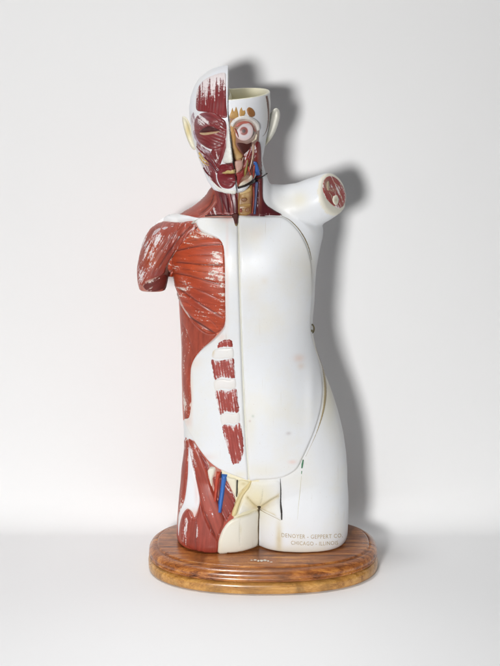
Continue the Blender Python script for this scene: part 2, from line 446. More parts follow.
def remeshed(name, vs, fs, voxel, it):
    me = mesh_from(name, vs, fs)
    bm = bmesh.new(); bm.from_mesh(me); bmesh.ops.recalc_face_normals(bm, faces=bm.faces); bm.to_mesh(me); bm.free()
    o = bpy.data.objects.new(name, me); COL.objects.link(o)
    r = o.modifiers.new('r', 'REMESH'); r.mode = 'VOXEL'; r.voxel_size = voxel
    s = o.modifiers.new('s', 'SMOOTH'); s.factor = 0.5; s.iterations = it
    dg = bpy.context.evaluated_depsgraph_get(); dg.update()
    new = bpy.data.meshes.new_from_object(o.evaluated_get(dg))
    bpy.data.objects.remove(o); new.name = name
    return new
tm = remeshed('trunk', vs, fs, 0.0030, 14)
nv = len(tm.vertices); cov = np.zeros(nv*3); tm.vertices.foreach_get('co', cov); cov = cov.reshape(-1, 3)
# keep the foot of the trunk flat on the stand
low = cov[:, 2] < ZB + 0.004
cov[low, 2] = np.maximum(cov[low, 2], ZB + 0.0004); tm.vertices.foreach_set('co', cov.ravel()); tm.update()
qx, qy = proj(cov); Q = np.c_[qx, qy]
# pigment of the plaster body: skin half white, dissected half red
pc = np.tile(np.array(WHITE), (nv, 1))
mid = np.interp(qy, [150, 215, 300, 400, 470, 507, 560], [236, 238, 240, 243, 247, 259, 259])
lft = qx < mid
def setc(mask, c): pc[mask] = c
setc(lft & (qy < 226), TRAP); setc(lft & (qy >= 226), PEC)
setc((qx < 200) & (qy > 215) & (qy < 300) & (qx < 172), DELT)
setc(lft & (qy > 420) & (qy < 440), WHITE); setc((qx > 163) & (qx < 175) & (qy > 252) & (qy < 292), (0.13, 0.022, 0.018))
setc(lft & (qy >= 440), THIGH)
setc((qx > 221) & (qx <= 259) & (qy > 466) & (qy < 482), CREAM); setc((qx > 234) & (qx <= 259) & (qy > 470), CREAM)
ringd = np.hypot(*(((cov - CUT) - np.outer((cov - CUT) @ NE, NE)).T[[0, 2]]))
setc((np.abs((cov - CUT) @ NE) < 0.006) & (np.linalg.norm(cov-CUT, axis=1) < 0.046), BONE)
# the neck in section behind the seam is red-brown
setc((qx > 236) & (qx < 262) & (qy < 216), DARKRED)
for sx, sy, rx, ry, c, a in [(258, 500, 16, 26, CREAM, 0.75), (279, 540, 3, 18, (0.62, 0.50, 0.22), 0.6), (300, 480, 16, 10, CREAM, 0.25), (300, 200, 8, 8, CREAM, 0.5),
                             (329, 395, 9, 32, CREAM, 0.6), (316, 350, 6, 16, CREAM, .55), (265, 553, 30, 5, CREAM, .5), (312, 553, 40, 5, CREAM, .45), (286, 205, 14, 12, CREAM, 0.25)]:
    kx = a*np.exp(-((qx-sx)/rx)**2 - ((qy-sy)/ry)**2)*(qx > 232); pc = pc*(1-kx[:, None]) + np.array(c)*kx[:, None]
wear = 0.35*np.exp(-((qx-279)/2.5)**2 - ((qy-540)/16)**2) + 0.18*np.exp(-((qx-258)/14)**2 - ((qy-507)/10)**2)
layers(tm, pc, wear*(~lft | (qx > 240)))
trunk = link('trunk', tm, M_WHITE, torso)
S = Surf(trunk)

# ------------------------------------------------------------------ head
def hb(px, py):                              # relief of the muscled face, grid units
    g = lambda x, y, rx, ry, a: a*np.exp(-((px-x)/rx)**2 - ((py-y)/ry)**2)
    return (g(232, 157, 6, 6.5, 11) + g(231, 142, 5, 13, 7) + g(227, 160, 4, 3.5, 3) + g(230, 120, 14, 6, 2.5) + g(208, 121, 13, 5, 3.0) + g(209, 131, 9, 6, 2.0)
            - g(210, 130.5, 9, 2.2, 1.6) - g(226, 128, 4, 6, 2) + g(207, 148, 12, 9, 3) + g(232, 169, 9, 2.6, 4.5) + g(232, 178, 9, 3.2, 4.5) - g(232, 173, 11, 1.6, 2.2)
            + g(232, 188, 10, 5, 4))
HL = [(65.5, 227), (66.5, 222), (69, 213), (73, 206), (79, 199), (87, 194), (97, 190.5), (108, 189), (120, 190), (132, 191.5), (145, 195), (156, 199), (166, 203.5), (176, 208), (184, 214), (187, 222)]
HF = [(65.5, 0), (66.5, 10), (69, 20), (73, 29), (79, 37), (87, 43), (97, 47), (108, 50), (120, 49), (135, 47), (150, 47), (165, 46), (176, 45), (184, 42), (187, 36)]
HBk = [(65.5, 0), (66.5, 12), (69, 24), (73, 34), (79, 42), (87, 48), (97, 52), (108, 53), (120, 52), (135, 46), (150, 36), (165, 14), (176, -6), (184, -16), (187, -20)]
hmid = lambda y: np.interp(y, [66, 112, 135, 150, 165, 190], [228, 228.3, 230.3, 232, 233.7, 236.8])
t1 = lambda T, y: np.interp(y, *np.array(T, float).T)
def half_head(side):
    ys = np.concatenate([[65.5, 66, 66.8, 68, 70], np.arange(72, 187.1, 1.6)]) if side < 0 else np.arange(95.5, 187.1, 1.6)
    rings = []; N = 60
    for y in ys:
        m = hmid(y + 5)
        xe = t1(HL, y) if side < 0 else t1([(95, 270), (104, 270.8), (115, 270), (125, 268.8), (135, 267), (145, 265), (155, 263), (165, 260), (175, 254), (184, 247), (187, 243)], y)
        f = t1(HF, y); b = t1(HBk, y)
        if side > 0: f = f - 3.2
        M_, E = P(m, y, 0), P(xe, y, 0); a = abs(M_[0]-E[0]); z = M_[2]
        yc = 0.5*(b - f); hb_ = 0.5*(b + f); r = []
        for k in range(N+1):
            t = math.pi*k/N; s, c = math.sin(t), math.cos(t); n = 2.25
            x = M_[0] + side*a*abs(s)**(2/n); yy = (yc - hb_*math.copysign(abs(c)**(2/n), c))*U
            v = np.array([x, yy, z])
            if c > 0 and side < 0:
                ux, uy = proj(v); v[1] -= hb(ux, uy)*U*sstep(c*2.2)
            r.append(v)
        if side > 0: r = r[::-1]
        # straight medial section between back and front
        A, B = r[-1], r[0]
        for k in range(1, 12): r.append(A + (B-A)*k/12)
        rings.append(r)
    return rings
hr = half_head(-1); v, f = loft(hr[::-1]); me = mesh_from('head', v, f)
bm = bmesh.new(); bm.from_mesh(me); bmesh.ops.recalc_face_normals(bm, faces=bm.faces); bm.to_mesh(me); bm.free()
head_pc = np.tile(np.array((0.79, 0.80, 0.84)), (len(me.vertices), 1)); layers(me, head_pc)
head = link('head', me, M_WHITE, torso, sharp=45)
S_H = Surf(head)
# opened half of the skull: outer wall, rim, inner wall and floor of the cavity
rings = half_head(1)
top = np.array(rings[0]); nT = len(top); c0 = top.mean(0)
def lift(r): 
    r = np.array(r, float); r[:, 2] += 3.0*U*(r[:, 0]-top[:, 0].min())/(np.ptp(top[:, 0])); return r
c0 = np.array([top[:, 0].min() + 0.45*np.ptp(top[:, 0]), top[:, 1].mean(), top[0, 2]])
def shrink(r, d):
    q = np.array(r, float); v = q - c0; v[:, 2] = 0; L = np.linalg.norm(v, axis=1)[:, None]; return q - v/L*np.minimum(d, L*0.9)
seq = [np.array(r) for r in rings[::-1]]
seq = seq[:-2] + [lift(seq[-1])]
t_ = lift(top)
seq += [shrink(t_, 0.6*U) + np.array([0, 0, 0.7*U]), shrink(t_, 2.2*U) + np.array([0, 0, 0.8*U]), shrink(t_, 3.2*U) + np.array([0, 0, -0.3*U])]
for dz, d in ((8, 3.6), (18, 4.5), (26, 8), (31, 14), (33, 24)): seq.append(shrink(t_, d*U) + np.array([0, 0, -dz*U]))
v, f = loft(seq); me = mesh_from('opened_skull', v, f)
bm = bmesh.new(); bm.from_mesh(me); bmesh.ops.recalc_face_normals(bm, faces=bm.faces); bm.to_mesh(me); bm.free()
nv = len(me.vertices); cv = np.zeros(nv*3); me.vertices.foreach_get('co', cv); cv = cv.reshape(-1, 3)
pc = np.tile(np.array((0.79, 0.80, 0.83)), (nv, 1)); nrim = len(rings) - 1
pc[nrim*nT:] = (0.76, 0.72, 0.54)
layers(me, pc); skull = link('opened_skull', me, M_WHITE, torso, sharp=50)
S_K = Surf(skull)

# ears: dished pillows set against the side of the head
def pillow(name, poly, Yc, thick, mat, color, parent, lean=0.0, dish=0.4, stains=()):
    out = catmull(poly, True, 0.7); x0, y0 = out.min(0); x1, y1 = out.max(0)
    gx, gy = np.meshgrid(np.arange(x0, x1, .8), np.arange(y0, y1, .8)); q = np.c_[gx.ravel(), gy.ravel()]; q = q[inside(q, out)]; q = q[seg_dist(q, out, True) > 0.5]
    n = len(out); vv, _, ff, *_ = delaunay_2d_cdt([Vector(p) for p in np.vstack([out, q])], [(i, (i+1) % n) for i in range(n)], [], 1, 1e-5)
    vv = np.array([tuple(p) for p in vv]); d = seg_dist(vv, out, True); dm = d.max()
    hf = thick*np.sqrt(sstep(d/(0.45*dm)))*0.5 - dish*thick*sstep((d-0.45*dm)/(0.5*dm)); hk = thick*np.sqrt(sstep(d/(0.5*dm)))
    cx = vv[:, 0].mean(); edge = d < 1e-4
    vs = [P(x, y, Yc + lean*(x-cx) - h) for (x, y), h in zip(vv, hf)]; k = len(vs)
    idx = {}; 
    for i, ((x, y), h) in enumerate(zip(vv, hk)):
        if edge[i]: idx[i] = i
        else: idx[i] = len(vs); vs.append(P(x, y, Yc + lean*(x-cx) + h))
    fs = [tuple(t) for t in ff] + [tuple(idx[i] for i in t[::-1]) for t in ff]
    me = mesh_from(name, vs, fs); bm = bmesh.new(); bm.from_mesh(me); bmesh.ops.recalc_face_normals(bm, faces=bm.faces); bm.to_mesh(me); bm.free()
    pc = np.tile(np.array(color, float), (len(vs), 1)); pxy = np.array([proj(p) for p in vs])
    for sx, sy, rx, ry, c, a in stains:
        kx = a*np.exp(-((pxy[:, 0]-sx)/rx)**2 - ((pxy[:, 1]-sy)/ry)**2); pc = pc*(1-kx[:, None]) + np.array(c)*kx[:, None]
    layers(me, pc); return link(name, me, mat, parent)
pillow('ear', [(182.6, 116.5), (185.5, 117), (188.5, 121), (191, 127), (194, 137), (196.5, 147), (194.5, 150), (191.5, 148), (187.5, 140), (184, 129), (182.3, 121)], 2, 3.2, M_WHITE, (0.76, 0.72, 0.58), head,
       lean=-0.9, dish=0.9, stains=[(188, 130, 3, 9, (0.62, 0.50, 0.22), 0.8)])
pillow('ear', [(270, 114), (273.5, 109.5), (276.5, 108), (279.3, 110.5), (280, 116), (278.5, 123), (275.8, 131), (272, 138), (268, 143), (265, 146), (263, 143), (266, 132)], 2, 3.2, M_WHITE, (0.79, 0.77, 0.69), skull,
       lean=0.9, dish=0.7, stains=[(266, 141, 4, 4, (0.55, 0.50, 0.22), 0.6)])

# --- muscles of the face (on the closed half)
fr = [(196.5, 110), (196, 100), (197, 90), (201, 83), (207, 78), (215, 74.5), (223, 72.5), (226, 74), (226.3, 90), (226.5, 104), (227, 117), (222, 118), (212, 113), (203, 112)]
shell('forehead_muscle', fr, S_H, M_STREAK, FACE, head, thick=0.8, bevel=1.5, fibre=92, ridges=(92, 3.1, 0.22),
      wearfn=lambda v, w: np.clip(np.interp(v[:, 1], [74, 80, 90, 98, 106, 114], [1.1, 0.68, 0.50, 0.42, 0.24, 0.12]) - 0.16*sstep((v[:, 0]-206)/14)*np.interp(v[:, 1], [82, 94], [0, 1]), 0, 1.2))
shell('eye_muscle', [(194, 126), (195, 119), (199, 114), (206, 112), (214, 112.5), (221, 117), (226, 122), (227, 130), (226, 139), (223, 147), (216, 150), (208, 148.5), (200, 143), (195.5, 135)], S_H, M_STREAK, FACE, head,
      thick=1.5, bevel=2.5, fibre=35, ridges=(20, 3.5, 0.2), wears=[(202, 120, 6, 6, 0.62), (214, 122, 8, 3, 0.42), (221, 127, 3, 8, 0.35), (204, 145, 8, 3, .3)],
      stains=[(203, 119, 6, 5, (0.38, 0.25, 0.30), 0.6)],
      grooves=[([(197, 122), (203, 116.5), (212, 117), (220, 123)], 0.7, 0.4, 0.35), ([(199, 139), (206, 144), (214, 145), (221, 141)], 0.7, 0.4, 0.35)])
shell('eyelid_opening', [(200, 132), (202.5, 128.5), (207.5, 125.4), (213, 125.2), (217.8, 127.6), (220.5, 130.3), (212, 131.8), (205, 132.8)], S_H, M_TINT, (0.085, 0.010, 0.012), head, thick=1.9, bevel=0.8, grid=0.6)
shell('eyelid', [(200.5, 132.2), (207, 131.8), (214, 130.8), (220, 130.2), (219, 132.5), (213, 134.3), (206, 135.2), (202, 134.6)], S_H, M_TINT, (0.62, 0.42, 0.24), head, thick=2.6, bevel=1.2, grid=0.6)
shell('cheek_muscle', [(213, 148), (218, 147), (223.5, 144), (225.5, 134), (226.2, 146), (224.5, 154), (222, 161), (219, 168), (215.5, 169), (212, 163), (209.5, 156)], S_H, M_STREAK, FACE, head, thick=1.3, bevel=1.6, fibre=75, wears=[(217, 158, 3, 9, 0.45)],
      grooves=[([(215, 151), (216, 158), (215, 166)], 0.8, 0.6, 0.5), ([(221, 149), (219, 158), (217, 166)], 0.7, 0.5, 0.4)])
for pl, w in (([(203.5, 156), (209, 161), (214, 168), (218, 173)], 2.6), ([(206, 153), (211.5, 158.5), (216.5, 166), (219, 171)], 2.4), ([(209.5, 151), (214, 157), (218, 165)], 2.0)):
    ribbon('cheek_strap', pl, [w*.7, w, w*.8], S_H, M_STREAK, (0.17, 0.018, 0.03), head, thick=1.7, bevel=1.0, fibre=50, wear=0.2)
shell('side_jaw_muscle', [(196.5, 141), (201, 145), (208, 149.5), (213, 152), (214.5, 160), (216.5, 170), (217, 180), (221, 187), (226.5, 190), (220, 188.5), (214, 183.5), (209, 178), (204, 168.5), (200, 159), (197, 150)], S_H, M_STREAK, (0.25, 0.035, 0.042), head, thick=0.7, bevel=2.0, fibre=62, ridges=(62, 2.4, .15),
      wear=.18, wears=[(201, 153, 5, 5, .34), (206, 160, 5, 4, .26), (211, 172, 3, 6, .22)], stains=[(203, 151, 7, 4, (0.58, 0.46, 0.50), .75), (208, 168, 3, 8, (0.52, 0.30, 0.32), .5)])
shell('temple_muscle', [(190.8, 116), (193.5, 112), (195, 118), (194, 127), (195.5, 135), (199, 142), (196, 141), (193, 133), (191.4, 124)], S_H, M_STREAK, (0.50, 0.38, 0.44), head, thick=.6, bevel=1.5, fibre=80, wear=.35)
for c_, pl, w in (((0.24, 0.03, 0.04), [(197, 146), (203, 152), (210, 157)], 1.6), ((0.55, 0.42, 0.48), [(201, 148), (207, 151), (212, 152.5)], 1.8), ((0.16, 0.02, 0.03), [(204, 167), (208, 173), (213.5, 178)], 1.8),
                  ((0.20, 0.02, 0.03), [(213, 158), (212.5, 165), (214.5, 171)], 1.5), ((0.70, 0.58, 0.55), [(211, 154), (213.8, 160), (216.5, 167)], 0.9), ((0.70, 0.60, 0.58), [(220.5, 150), (219, 158), (218.4, 164)], 0.8), ((0.52, 0.40, 0.48), [(194.4, 130), (196.6, 138), (201, 145)], 1.8)):
    ribbon('cheek_strand', pl, [w*.5, w, w*.5], S_H, M_STREAK, c_, head, thick=2.0, bevel=.8, fibre=50, edge=(.1, 1))
for pl, w in (([(199.5, 152), (204, 158.5), (210, 163), (212.5, 166.5)], 1.5), ([(200, 156), (204.5, 162.5), (209.5, 165.5)], 1.3)):
    ribbon('facial_nerve', pl, [w, w, w*.6], S_H, M_TINT, (0.72, 0.50, 0.13), head, thick=1.8, bevel=0.7)
shell('jaw_muscle', [(200.5, 160), (205, 162), (209, 166), (212, 174), (211, 181), (207.5, 174), (203.5, 166)], S_H, M_STREAK, (0.22, 0.05, 0.07), head, thick=0.8, bevel=1.4, fibre=60, wear=0.45)
shell('nose_cartilage', [(228.3, 118), (229.5, 122), (230, 132), (231.5, 146), (233, 158), (232.5, 162), (228, 163.2), (224, 163), (222.5, 160), (224, 154), (226, 146), (226.8, 133)], S_H, M_WHITE, (0.78, 0.78, 0.74), head, thick=1.2, bevel=1.6)
ribbon('nostril', [(224.5, 161.8), (227.5, 163.2), (231, 163.2)], [0.5, 1.3, 0.5], S_H, M_TINT, (0.12, 0.04, 0.03), head, thick=1.4)
shell('upper_lip', [(218.2, 169.5), (220.4, 164.6), (226, 163.8), (233, 162.8), (234.4, 169), (229, 169.6), (223, 171.2)], S_H, M_RED, (0.22, 0.016, 0.022), head, thick=1.0, bevel=1.4)
shell('mouth_lining', [(221.5, 172), (224, 170.4), (229, 169.4), (235, 169.2), (235.5, 173.2), (232, 175), (227, 175.2), (223.4, 174)], S_H, M_TINT, (0.72, 0.56, 0.24), head, thick=2.7, bevel=1.5,
      stains=[(230, 172, 6, 1.5, (0.42, 0.26, 0.06), 0.85)])
shell('lower_lip', [(218.2, 169.8), (221.5, 169.0), (228, 168.6), (235, 168.2), (235.8, 174), (236, 181), (233.5, 187), (228, 189), (221.5, 187), (217.8, 181), (216.8, 175)], S_H, M_STREAK, (0.25, 0.022, 0.032), head, thick=1.6, bevel=2.2, fibre=20, edge=(.1, 1), wears=[(229, 180, 6, 3, .35)],
      grooves=[([(223, 181), (227, 184), (233, 182)], 0.8, 0.5, 0.5)])
ribbon('chin_edge', [(211.5, 180), (218.5, 188), (227, 191.6), (236.2, 192.6)], [1.4, 3.0, 4.2, 4.6], S_H, M_WHITE, (0.80, 0.79, 0.74), head, thick=1.4, bevel=1.6)

# --- dissected half of the face
def K(name, poly, c, thick=1.0, bevel=1.2, mat=None, **kw):
    kw.setdefault('grid', 0.7)
    return shell(name, poly, S_K, mat or M_TINT, c, skull, thick=thick, bevel=bevel, **kw)
K('face_section', [(229.5, 118), (234, 118), (241, 116), (252, 117), (259, 124), (259, 140), (256, 160), (255, 175), (251, 182), (240, 187), (237.3, 187), (235.5, 175), (233.2, 160), (231.2, 140)], (0.24, 0.060, 0.035), thick=0.5, bevel=1.0, wear=.15, grooves=[([(246, 146), (244, 156), (243.5, 166)], .8, .3, .9), ([(252, 150), (250, 160), (247, 172)], .8, .3, .8), ([(236, 158), (237, 170), (238.5, 180)], .7, .3, .7), ([(254, 126), (256, 134), (253, 141)], .9, .4, .6), ([(234, 126), (233, 138), (236, 150)], .7, .3, .6)],
  stains=[(249, 128, 12, 15, (0.74, 0.66, 0.58), 1.0), (232, 133, 3, 14, OCHRE, 0.9), (246, 178, 4, 4, (0.60, 0.48, 0.34), .6), (246, 162, 6, 12, (0.20, 0.035, 0.025), .7)])
for p, c in (([(229.2, 118), (230.5, 112.5), (232.5, 107.5), (234, 111), (236, 106.5), (238, 111.5), (238.5, 117), (234, 119)], OCHRE), ([(239.5, 117), (239.5, 110.5), (241.5, 107), (243, 110.5), (245, 110), (245.5, 114), (243, 116.5)], OCHRE),
             ([(246.5, 110), (248.5, 107), (252, 108), (255, 112), (254.8, 116), (251.5, 117.3), (248, 115)], (0.36, 0.16, 0.05))):
    K('sinus', p, c, 0.8, 1.3, stains=[(p[0][0]+3, p[0][1]+2, 3, 3, BROWN, .5)])
K('brow_bone', [(230.2, 124), (233, 119.5), (239, 116), (246, 115.3), (253, 117.5), (258, 122), (259.5, 128), (257, 131), (254.5, 125), (249, 120.5), (243, 119.5), (237, 121.5), (233, 127)], (0.80, 0.78, 0.74), 2.2, 1.6)
K('lid_muscle', [(235, 126.5), (238, 122.5), (244, 120.6), (250, 121.8), (254, 126), (256, 132), (252, 130), (248, 125.5), (243, 124.3), (238, 127)], (0.58, 0.17, 0.13), 1.2, 1.3, stains=[(253, 127, 3, 4, PINK, .7)])
# eyeball: a real ball with painted iris and pupil
def ball(name, px, py, r, squash, parent, surf, matfn, out=0.3):
    l, n = surf.hit(px, py); n = Vector((CAM - Vector(l))).normalized()
    bm = bmesh.new(); bmesh.ops.create_uvsphere(bm, u_segments=64, v_segments=40, radius=r*U)
    rot = Vector((0, 0, 1)).rotation_difference(n).to_matrix().to_4x4()
    for v in bm.verts: v.co.z *= squash
    me = bpy.data.meshes.new(name); bm.to_mesh(me); bm.free()
    loc = np.array([tuple(v.co) for v in me.vertices]); pc = np.array([matfn(math.hypot(x, y)/(r*U) if z > 0 else 1.0) for x, y, z in loc])
    me.transform(rot); ofs = Vector(l) + n*out*U
    for v in me.vertices: v.co += ofs
    layers(me, pc); return link(name, me, M_TINT if name != 'eyeball' else M_WHITE, parent)
ball('eyeball', 243.8, 131.0, 8.9, 0.34, skull, S_K, lambda q: (0.06, 0.02, 0.02) if q < 0.17 else (0.25, 0.05, 0.04) if q < 0.44 else (0.60, 0.42, 0.42) if q < 0.50 else (0.64, 0.58, 0.60) if q < .8 else (0.70, 0.56, 0.55))
for c_, pl, w_ in (((0.14, 0.014, 0.014), [(250.5, 149), (249.6, 157), (247.6, 165)], 1.6), ((0.60, 0.42, 0.30), [(252.8, 152), (251, 162), (248.6, 171)], 1.1), ((0.12, 0.014, 0.014), [(252, 158), (250.6, 167), (247, 175)], 1.5), ((0.30, 0.035, 0.028), [(258.8, 146), (259.4, 158), (259.6, 172)], 1.2), ((0.09, 0.012, 0.012), [(256.4, 144), (255.2, 152), (255, 160)], 1.3), ((0.36, 0.045, 0.03), [(254.4, 160), (253.6, 168), (252.8, 178)], 1.3),
                   ((0.70, 0.55, 0.40), [(243.2, 157), (241.6, 163), (241.2, 169)], 1.2), ((0.10, 0.012, 0.010), [(237.2, 158.6), (240.5, 158), (243.5, 156)], 1.2), ((0.28, 0.03, 0.025), [(239, 178), (242, 177), (245, 173)], 1.4),
                   ((0.50, 0.07, 0.045), [(247.8, 166), (249.2, 172), (251.2, 176)], 1.6), ((0.74, 0.66, 0.50), [(256.4, 134), (255, 139), (251.5, 141.8)], 1.6), ((0.10, 0.03, 0.018), [(236.4, 171.6), (240, 170.8), (243.2, 167.8)], 1.0)):
    ribbon('face_strand', pl, [w_*.6, w_, w_*.6], S_K, M_TINT, c_, skull, thick=1.9, bevel=.7)
ribbon('eye_muscle_strap', [(234.5, 128), (236.5, 132), (238, 137)], [1.0, 1.6, 0.8], S_K, M_TINT, (0.42, 0.07, 0.05), skull, thick=4.2)
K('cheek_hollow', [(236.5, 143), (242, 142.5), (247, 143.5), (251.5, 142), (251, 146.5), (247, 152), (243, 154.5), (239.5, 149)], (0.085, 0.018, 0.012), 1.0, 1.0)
K('cheek_bone', [(231.5, 133), (234, 130), (236, 137), (236, 144), (239, 150), (243, 155.5), (240.5, 160), (235.5, 160), (233.2, 155), (231.8, 145)], (0.50, 0.27, 0.085), 1.3, 1.6, stains=[(238, 157, 4, 3, (0.70, 0.48, 0.22), .8)])
K('upper_jaw', [(234.3, 161.5), (240, 159.5), (243, 161), (243, 166), (240, 171), (236, 173.5), (235.2, 168)], (0.66, 0.40, 0.33), 1.8, 2.2)
K('cheek_fibre', [(244, 154), (248, 150), (251.5, 146), (252, 155), (249, 163), (245.5, 168), (243, 168), (244.5, 161)], (0.33, 0.035, 0.028), 1.5, 1.4, mat=M_STREAK, wear=0.3, fibre=110)
K('cheek_fibre', [(236.5, 173), (240, 172), (243, 169), (244, 173), (242, 178), (239, 183), (237.2, 184), (236.5, 179)], (0.30, 0.025, 0.025), 1.3, 1.2)
K('salivary_duct', [(246, 159), (248, 158), (247.6, 166), (245.8, 174), (243.6, 177.5), (244, 170)], (0.26, 0.19, 0.035), 2.0, 1.1)
K('jaw_bone', [(238.5, 186.5), (239.5, 183.4), (243, 180.4), (248, 177.8), (250.6, 174), (252.3, 175.5), (251.6, 180), (245, 184.5)], (0.80, 0.74, 0.60), 1.6, 1.4, stains=[(246, 180, 3, 2, (0.6, 0.2, 0.12), .5)])
K('jaw_joint', [(251.5, 146), (252.8, 143), (254.3, 146), (253.6, 157), (252.6, 167), (251.4, 165), (252, 156)], (0.62, 0.42, 0.30), 1.4, 1.2)
K('neck_strap_muscle', [(253.5, 150), (254.5, 144), (257, 140.5), (259.8, 142.5), (261, 150), (261.2, 162), (261.5, 174.5), (258, 177), (256, 168), (253.8, 158)], (0.19, 0.017, 0.022), 1.8, 1.8, mat=M_STREAK, wear=0.15, fibre=88, stains=[(256.5, 156, 1.3, 9, (0.40, 0.07, 0.03), .7)])
ribbon('vein', [(254, 161), (255.6, 168), (257.6, 176.2)], [2.6, 3.2, 2.8], S_K, M_TINT, (0.03, 0.12, 0.42), skull, thick=3.4, bevel=1.4)
ribbon('skull_seam', [(266.6, 95.5), (268, 104), (268.6, 116), (267.4, 127), (264.5, 134.5), (261, 137)], [2.6, 2.6, 2.2, 1.8, 1.2, 0.5], S_K, M_TINT, (0.17, 0.075, 0.045), skull, thick=0.5)

# ------------------------------------------------------------------ neck
B = lambda name, poly, mat, c, **kw: shell(name, poly, S, mat, c, torso, **kw)
R = lambda name, pl, w, mat, c, **kw: ribbon(name, pl, w, S, mat, c, torso, **kw)
B('shoulder_muscle', [(169, 217), (180, 212.5), (193, 205.5), (203, 196), (211, 187.5), (216, 192), (217, 201), (212, 209), (205, 214.5), (199, 218), (185, 219)], M_RED, (0.40, 0.092, 0.062), thick=1.4, bevel=3, fibre=150, wears=[(190, 212, 10, 5, .25)],
  grooves=[([(215, 193), (212, 203), (205, 211), (199, 215)], 1.0, 0.8, 0.8), ([(209, 190), (205, 199), (196, 208)], .7, .3, .3)])
B('throat_muscle', [(214.5, 189), (222, 190), (236.5, 192), (238, 200), (238, 214.5), (228, 215.2), (219, 215.2), (207, 215), (212, 209), (217, 201)], M_STREAK, (0.30, 0.055, 0.05), thick=1.4, bevel=1.6, fibre=70, wears=[(214, 211, 6, 4, .5), (228, 208, 2.5, 8, .55)],
  grooves=[([(218, 191), (222, 202), (223, 214)], 1.3, 1.2, 0.9), ([(226.5, 193), (229, 203), (230, 214)], 1.0, 1.0, 0.8), ([(214, 201), (211, 210), (206, 214)], .9, .8, .7)])
B('neck_muscle', [(219, 189.5), (227, 192.5), (229.5, 203), (230, 213), (226.5, 213.5), (223.5, 205), (220.5, 197)], M_STREAK, (0.15, 0.016, 0.022), thick=2.4, bevel=2.2, fibre=80, wear=0.08)
B('neck_muscle', [(229.5, 193), (236, 193), (238, 200), (238, 214), (233, 214), (231.5, 204)], M_STREAK, (0.13, 0.014, 0.02), thick=2.2, bevel=1.8, fibre=85, wear=0.1)
B('larynx', [(238.6, 192), (242, 189.5), (247, 186.5), (252, 184.5), (253.2, 192), (252.6, 203), (251, 213.5), (238.6, 214.5)], M_TINT, (0.42, 0.23, 0.075), thick=2.4, bevel=2.2, grid=.7,
  bumps=[(243, 196, 2.5, 2.5, 1.2), (245, 207, 4, 2, .8)], stains=[(243.5, 200, 2.6, 2.2, (0.20, 0.09, 0.03), .9), (245.5, 195, 4, 2, (0.70, 0.50, 0.26), .7), (242, 209, 2, 2.5, (.26, .13, .04), .7), (247, 210.5, 2.4, 2, (.25, .12, .04), .6), (251, 202, 2.4, 12, (.16, .045, .02), .85), (240, 203, 1.6, 12, (.26, .12, .04), .6)])
R('artery', [(253.4, 186), (253.6, 199), (252.4, 214)], [1.8, 2.0, 1.8], M_TINT, (0.33, 0.06, 0.045), thick=2.4, bevel=0.9)
R('vein', [(256.6, 181.5), (256, 192), (255.2, 204), (254.6, 214.5)], [2.4, 2.8, 2.8, 2.6], M_TINT, (0.11, 0.13, 0.26), thick=2.8, bevel=1.3)
B('neck_strap_muscle', [(258, 178.5), (262.3, 177), (262.8, 190), (263.5, 199), (267, 205), (274, 210), (282, 215.3), (270, 215.6), (258, 215.4), (257.6, 198)], M_STREAK, (0.115, 0.012, 0.018), thick=1.5, bevel=1.6, fibre=80, wear=0.1, stains=[(260, 200, 1.2, 14, (0.34, 0.10, 0.07), .5)])
SK = Surf(skull, trunk)
ribbon('neck_joint', [(237.5, 187.6), (244, 185.2), (251, 181.6), (256.5, 179.2), (262, 176.6), (267.5, 173)], [1.8, 2.0, 2.2, 2.0, 1.3, 0.8], SK, M_TINT, (0.022, 0.012, 0.010), torso, thick=2.6, bevel=0.6)
ribbon('neck_joint', [(205, 216.2), (216, 215.6), (226, 215.8), (238, 215.6)], [0.6, 0.9, 0.9, 1.1], S, M_TINT, (0.05, 0.015, 0.014), torso, thick=2.2, bevel=0.5)

for nm_, c_, poly_ in (('throat_cartilage', (0.58, 0.40, 0.17), [(239, 191.5), (244, 189), (250, 187), (251, 191), (246, 194), (240, 195.5)]), ('throat_cartilage', (0.24, 0.10, 0.035), [(241, 198), (245, 196.5), (248, 199), (245.5, 202), (241.5, 201.5)]),
                   ('throat_cartilage', (0.52, 0.32, 0.11), [(239.4, 204), (246, 203), (251, 203.4), (250, 206), (244, 206.6), (239.4, 206.6)]), ('throat_gland', (0.30, 0.13, 0.05), [(245, 208), (249.5, 206.8), (250.4, 211.6), (248, 213.4), (244.6, 212)]),
                   ('throat_gland', (0.34, 0.07, 0.04), [(239.4, 208.4), (242, 208), (243, 212), (240.6, 213.6), (239.2, 212.4)])):
    B(nm_, poly_, M_TINT, c_, thick=3.5, bevel=1.3, grid=.6)
R('throat_strand', [(251.6, 186), (251.4, 200), (250.8, 213)], [.6, 1.4, 1.0], M_TINT, (0.14, 0.03, 0.02), thick=3.0, bevel=.7)
# ------------------------------------------------------------------ chest and belly
MIDL = [(238.6, 226), (239.1, 260), (240.1, 300), (241.9, 350), (243.9, 400), (246.2, 445), (248.6, 479)]
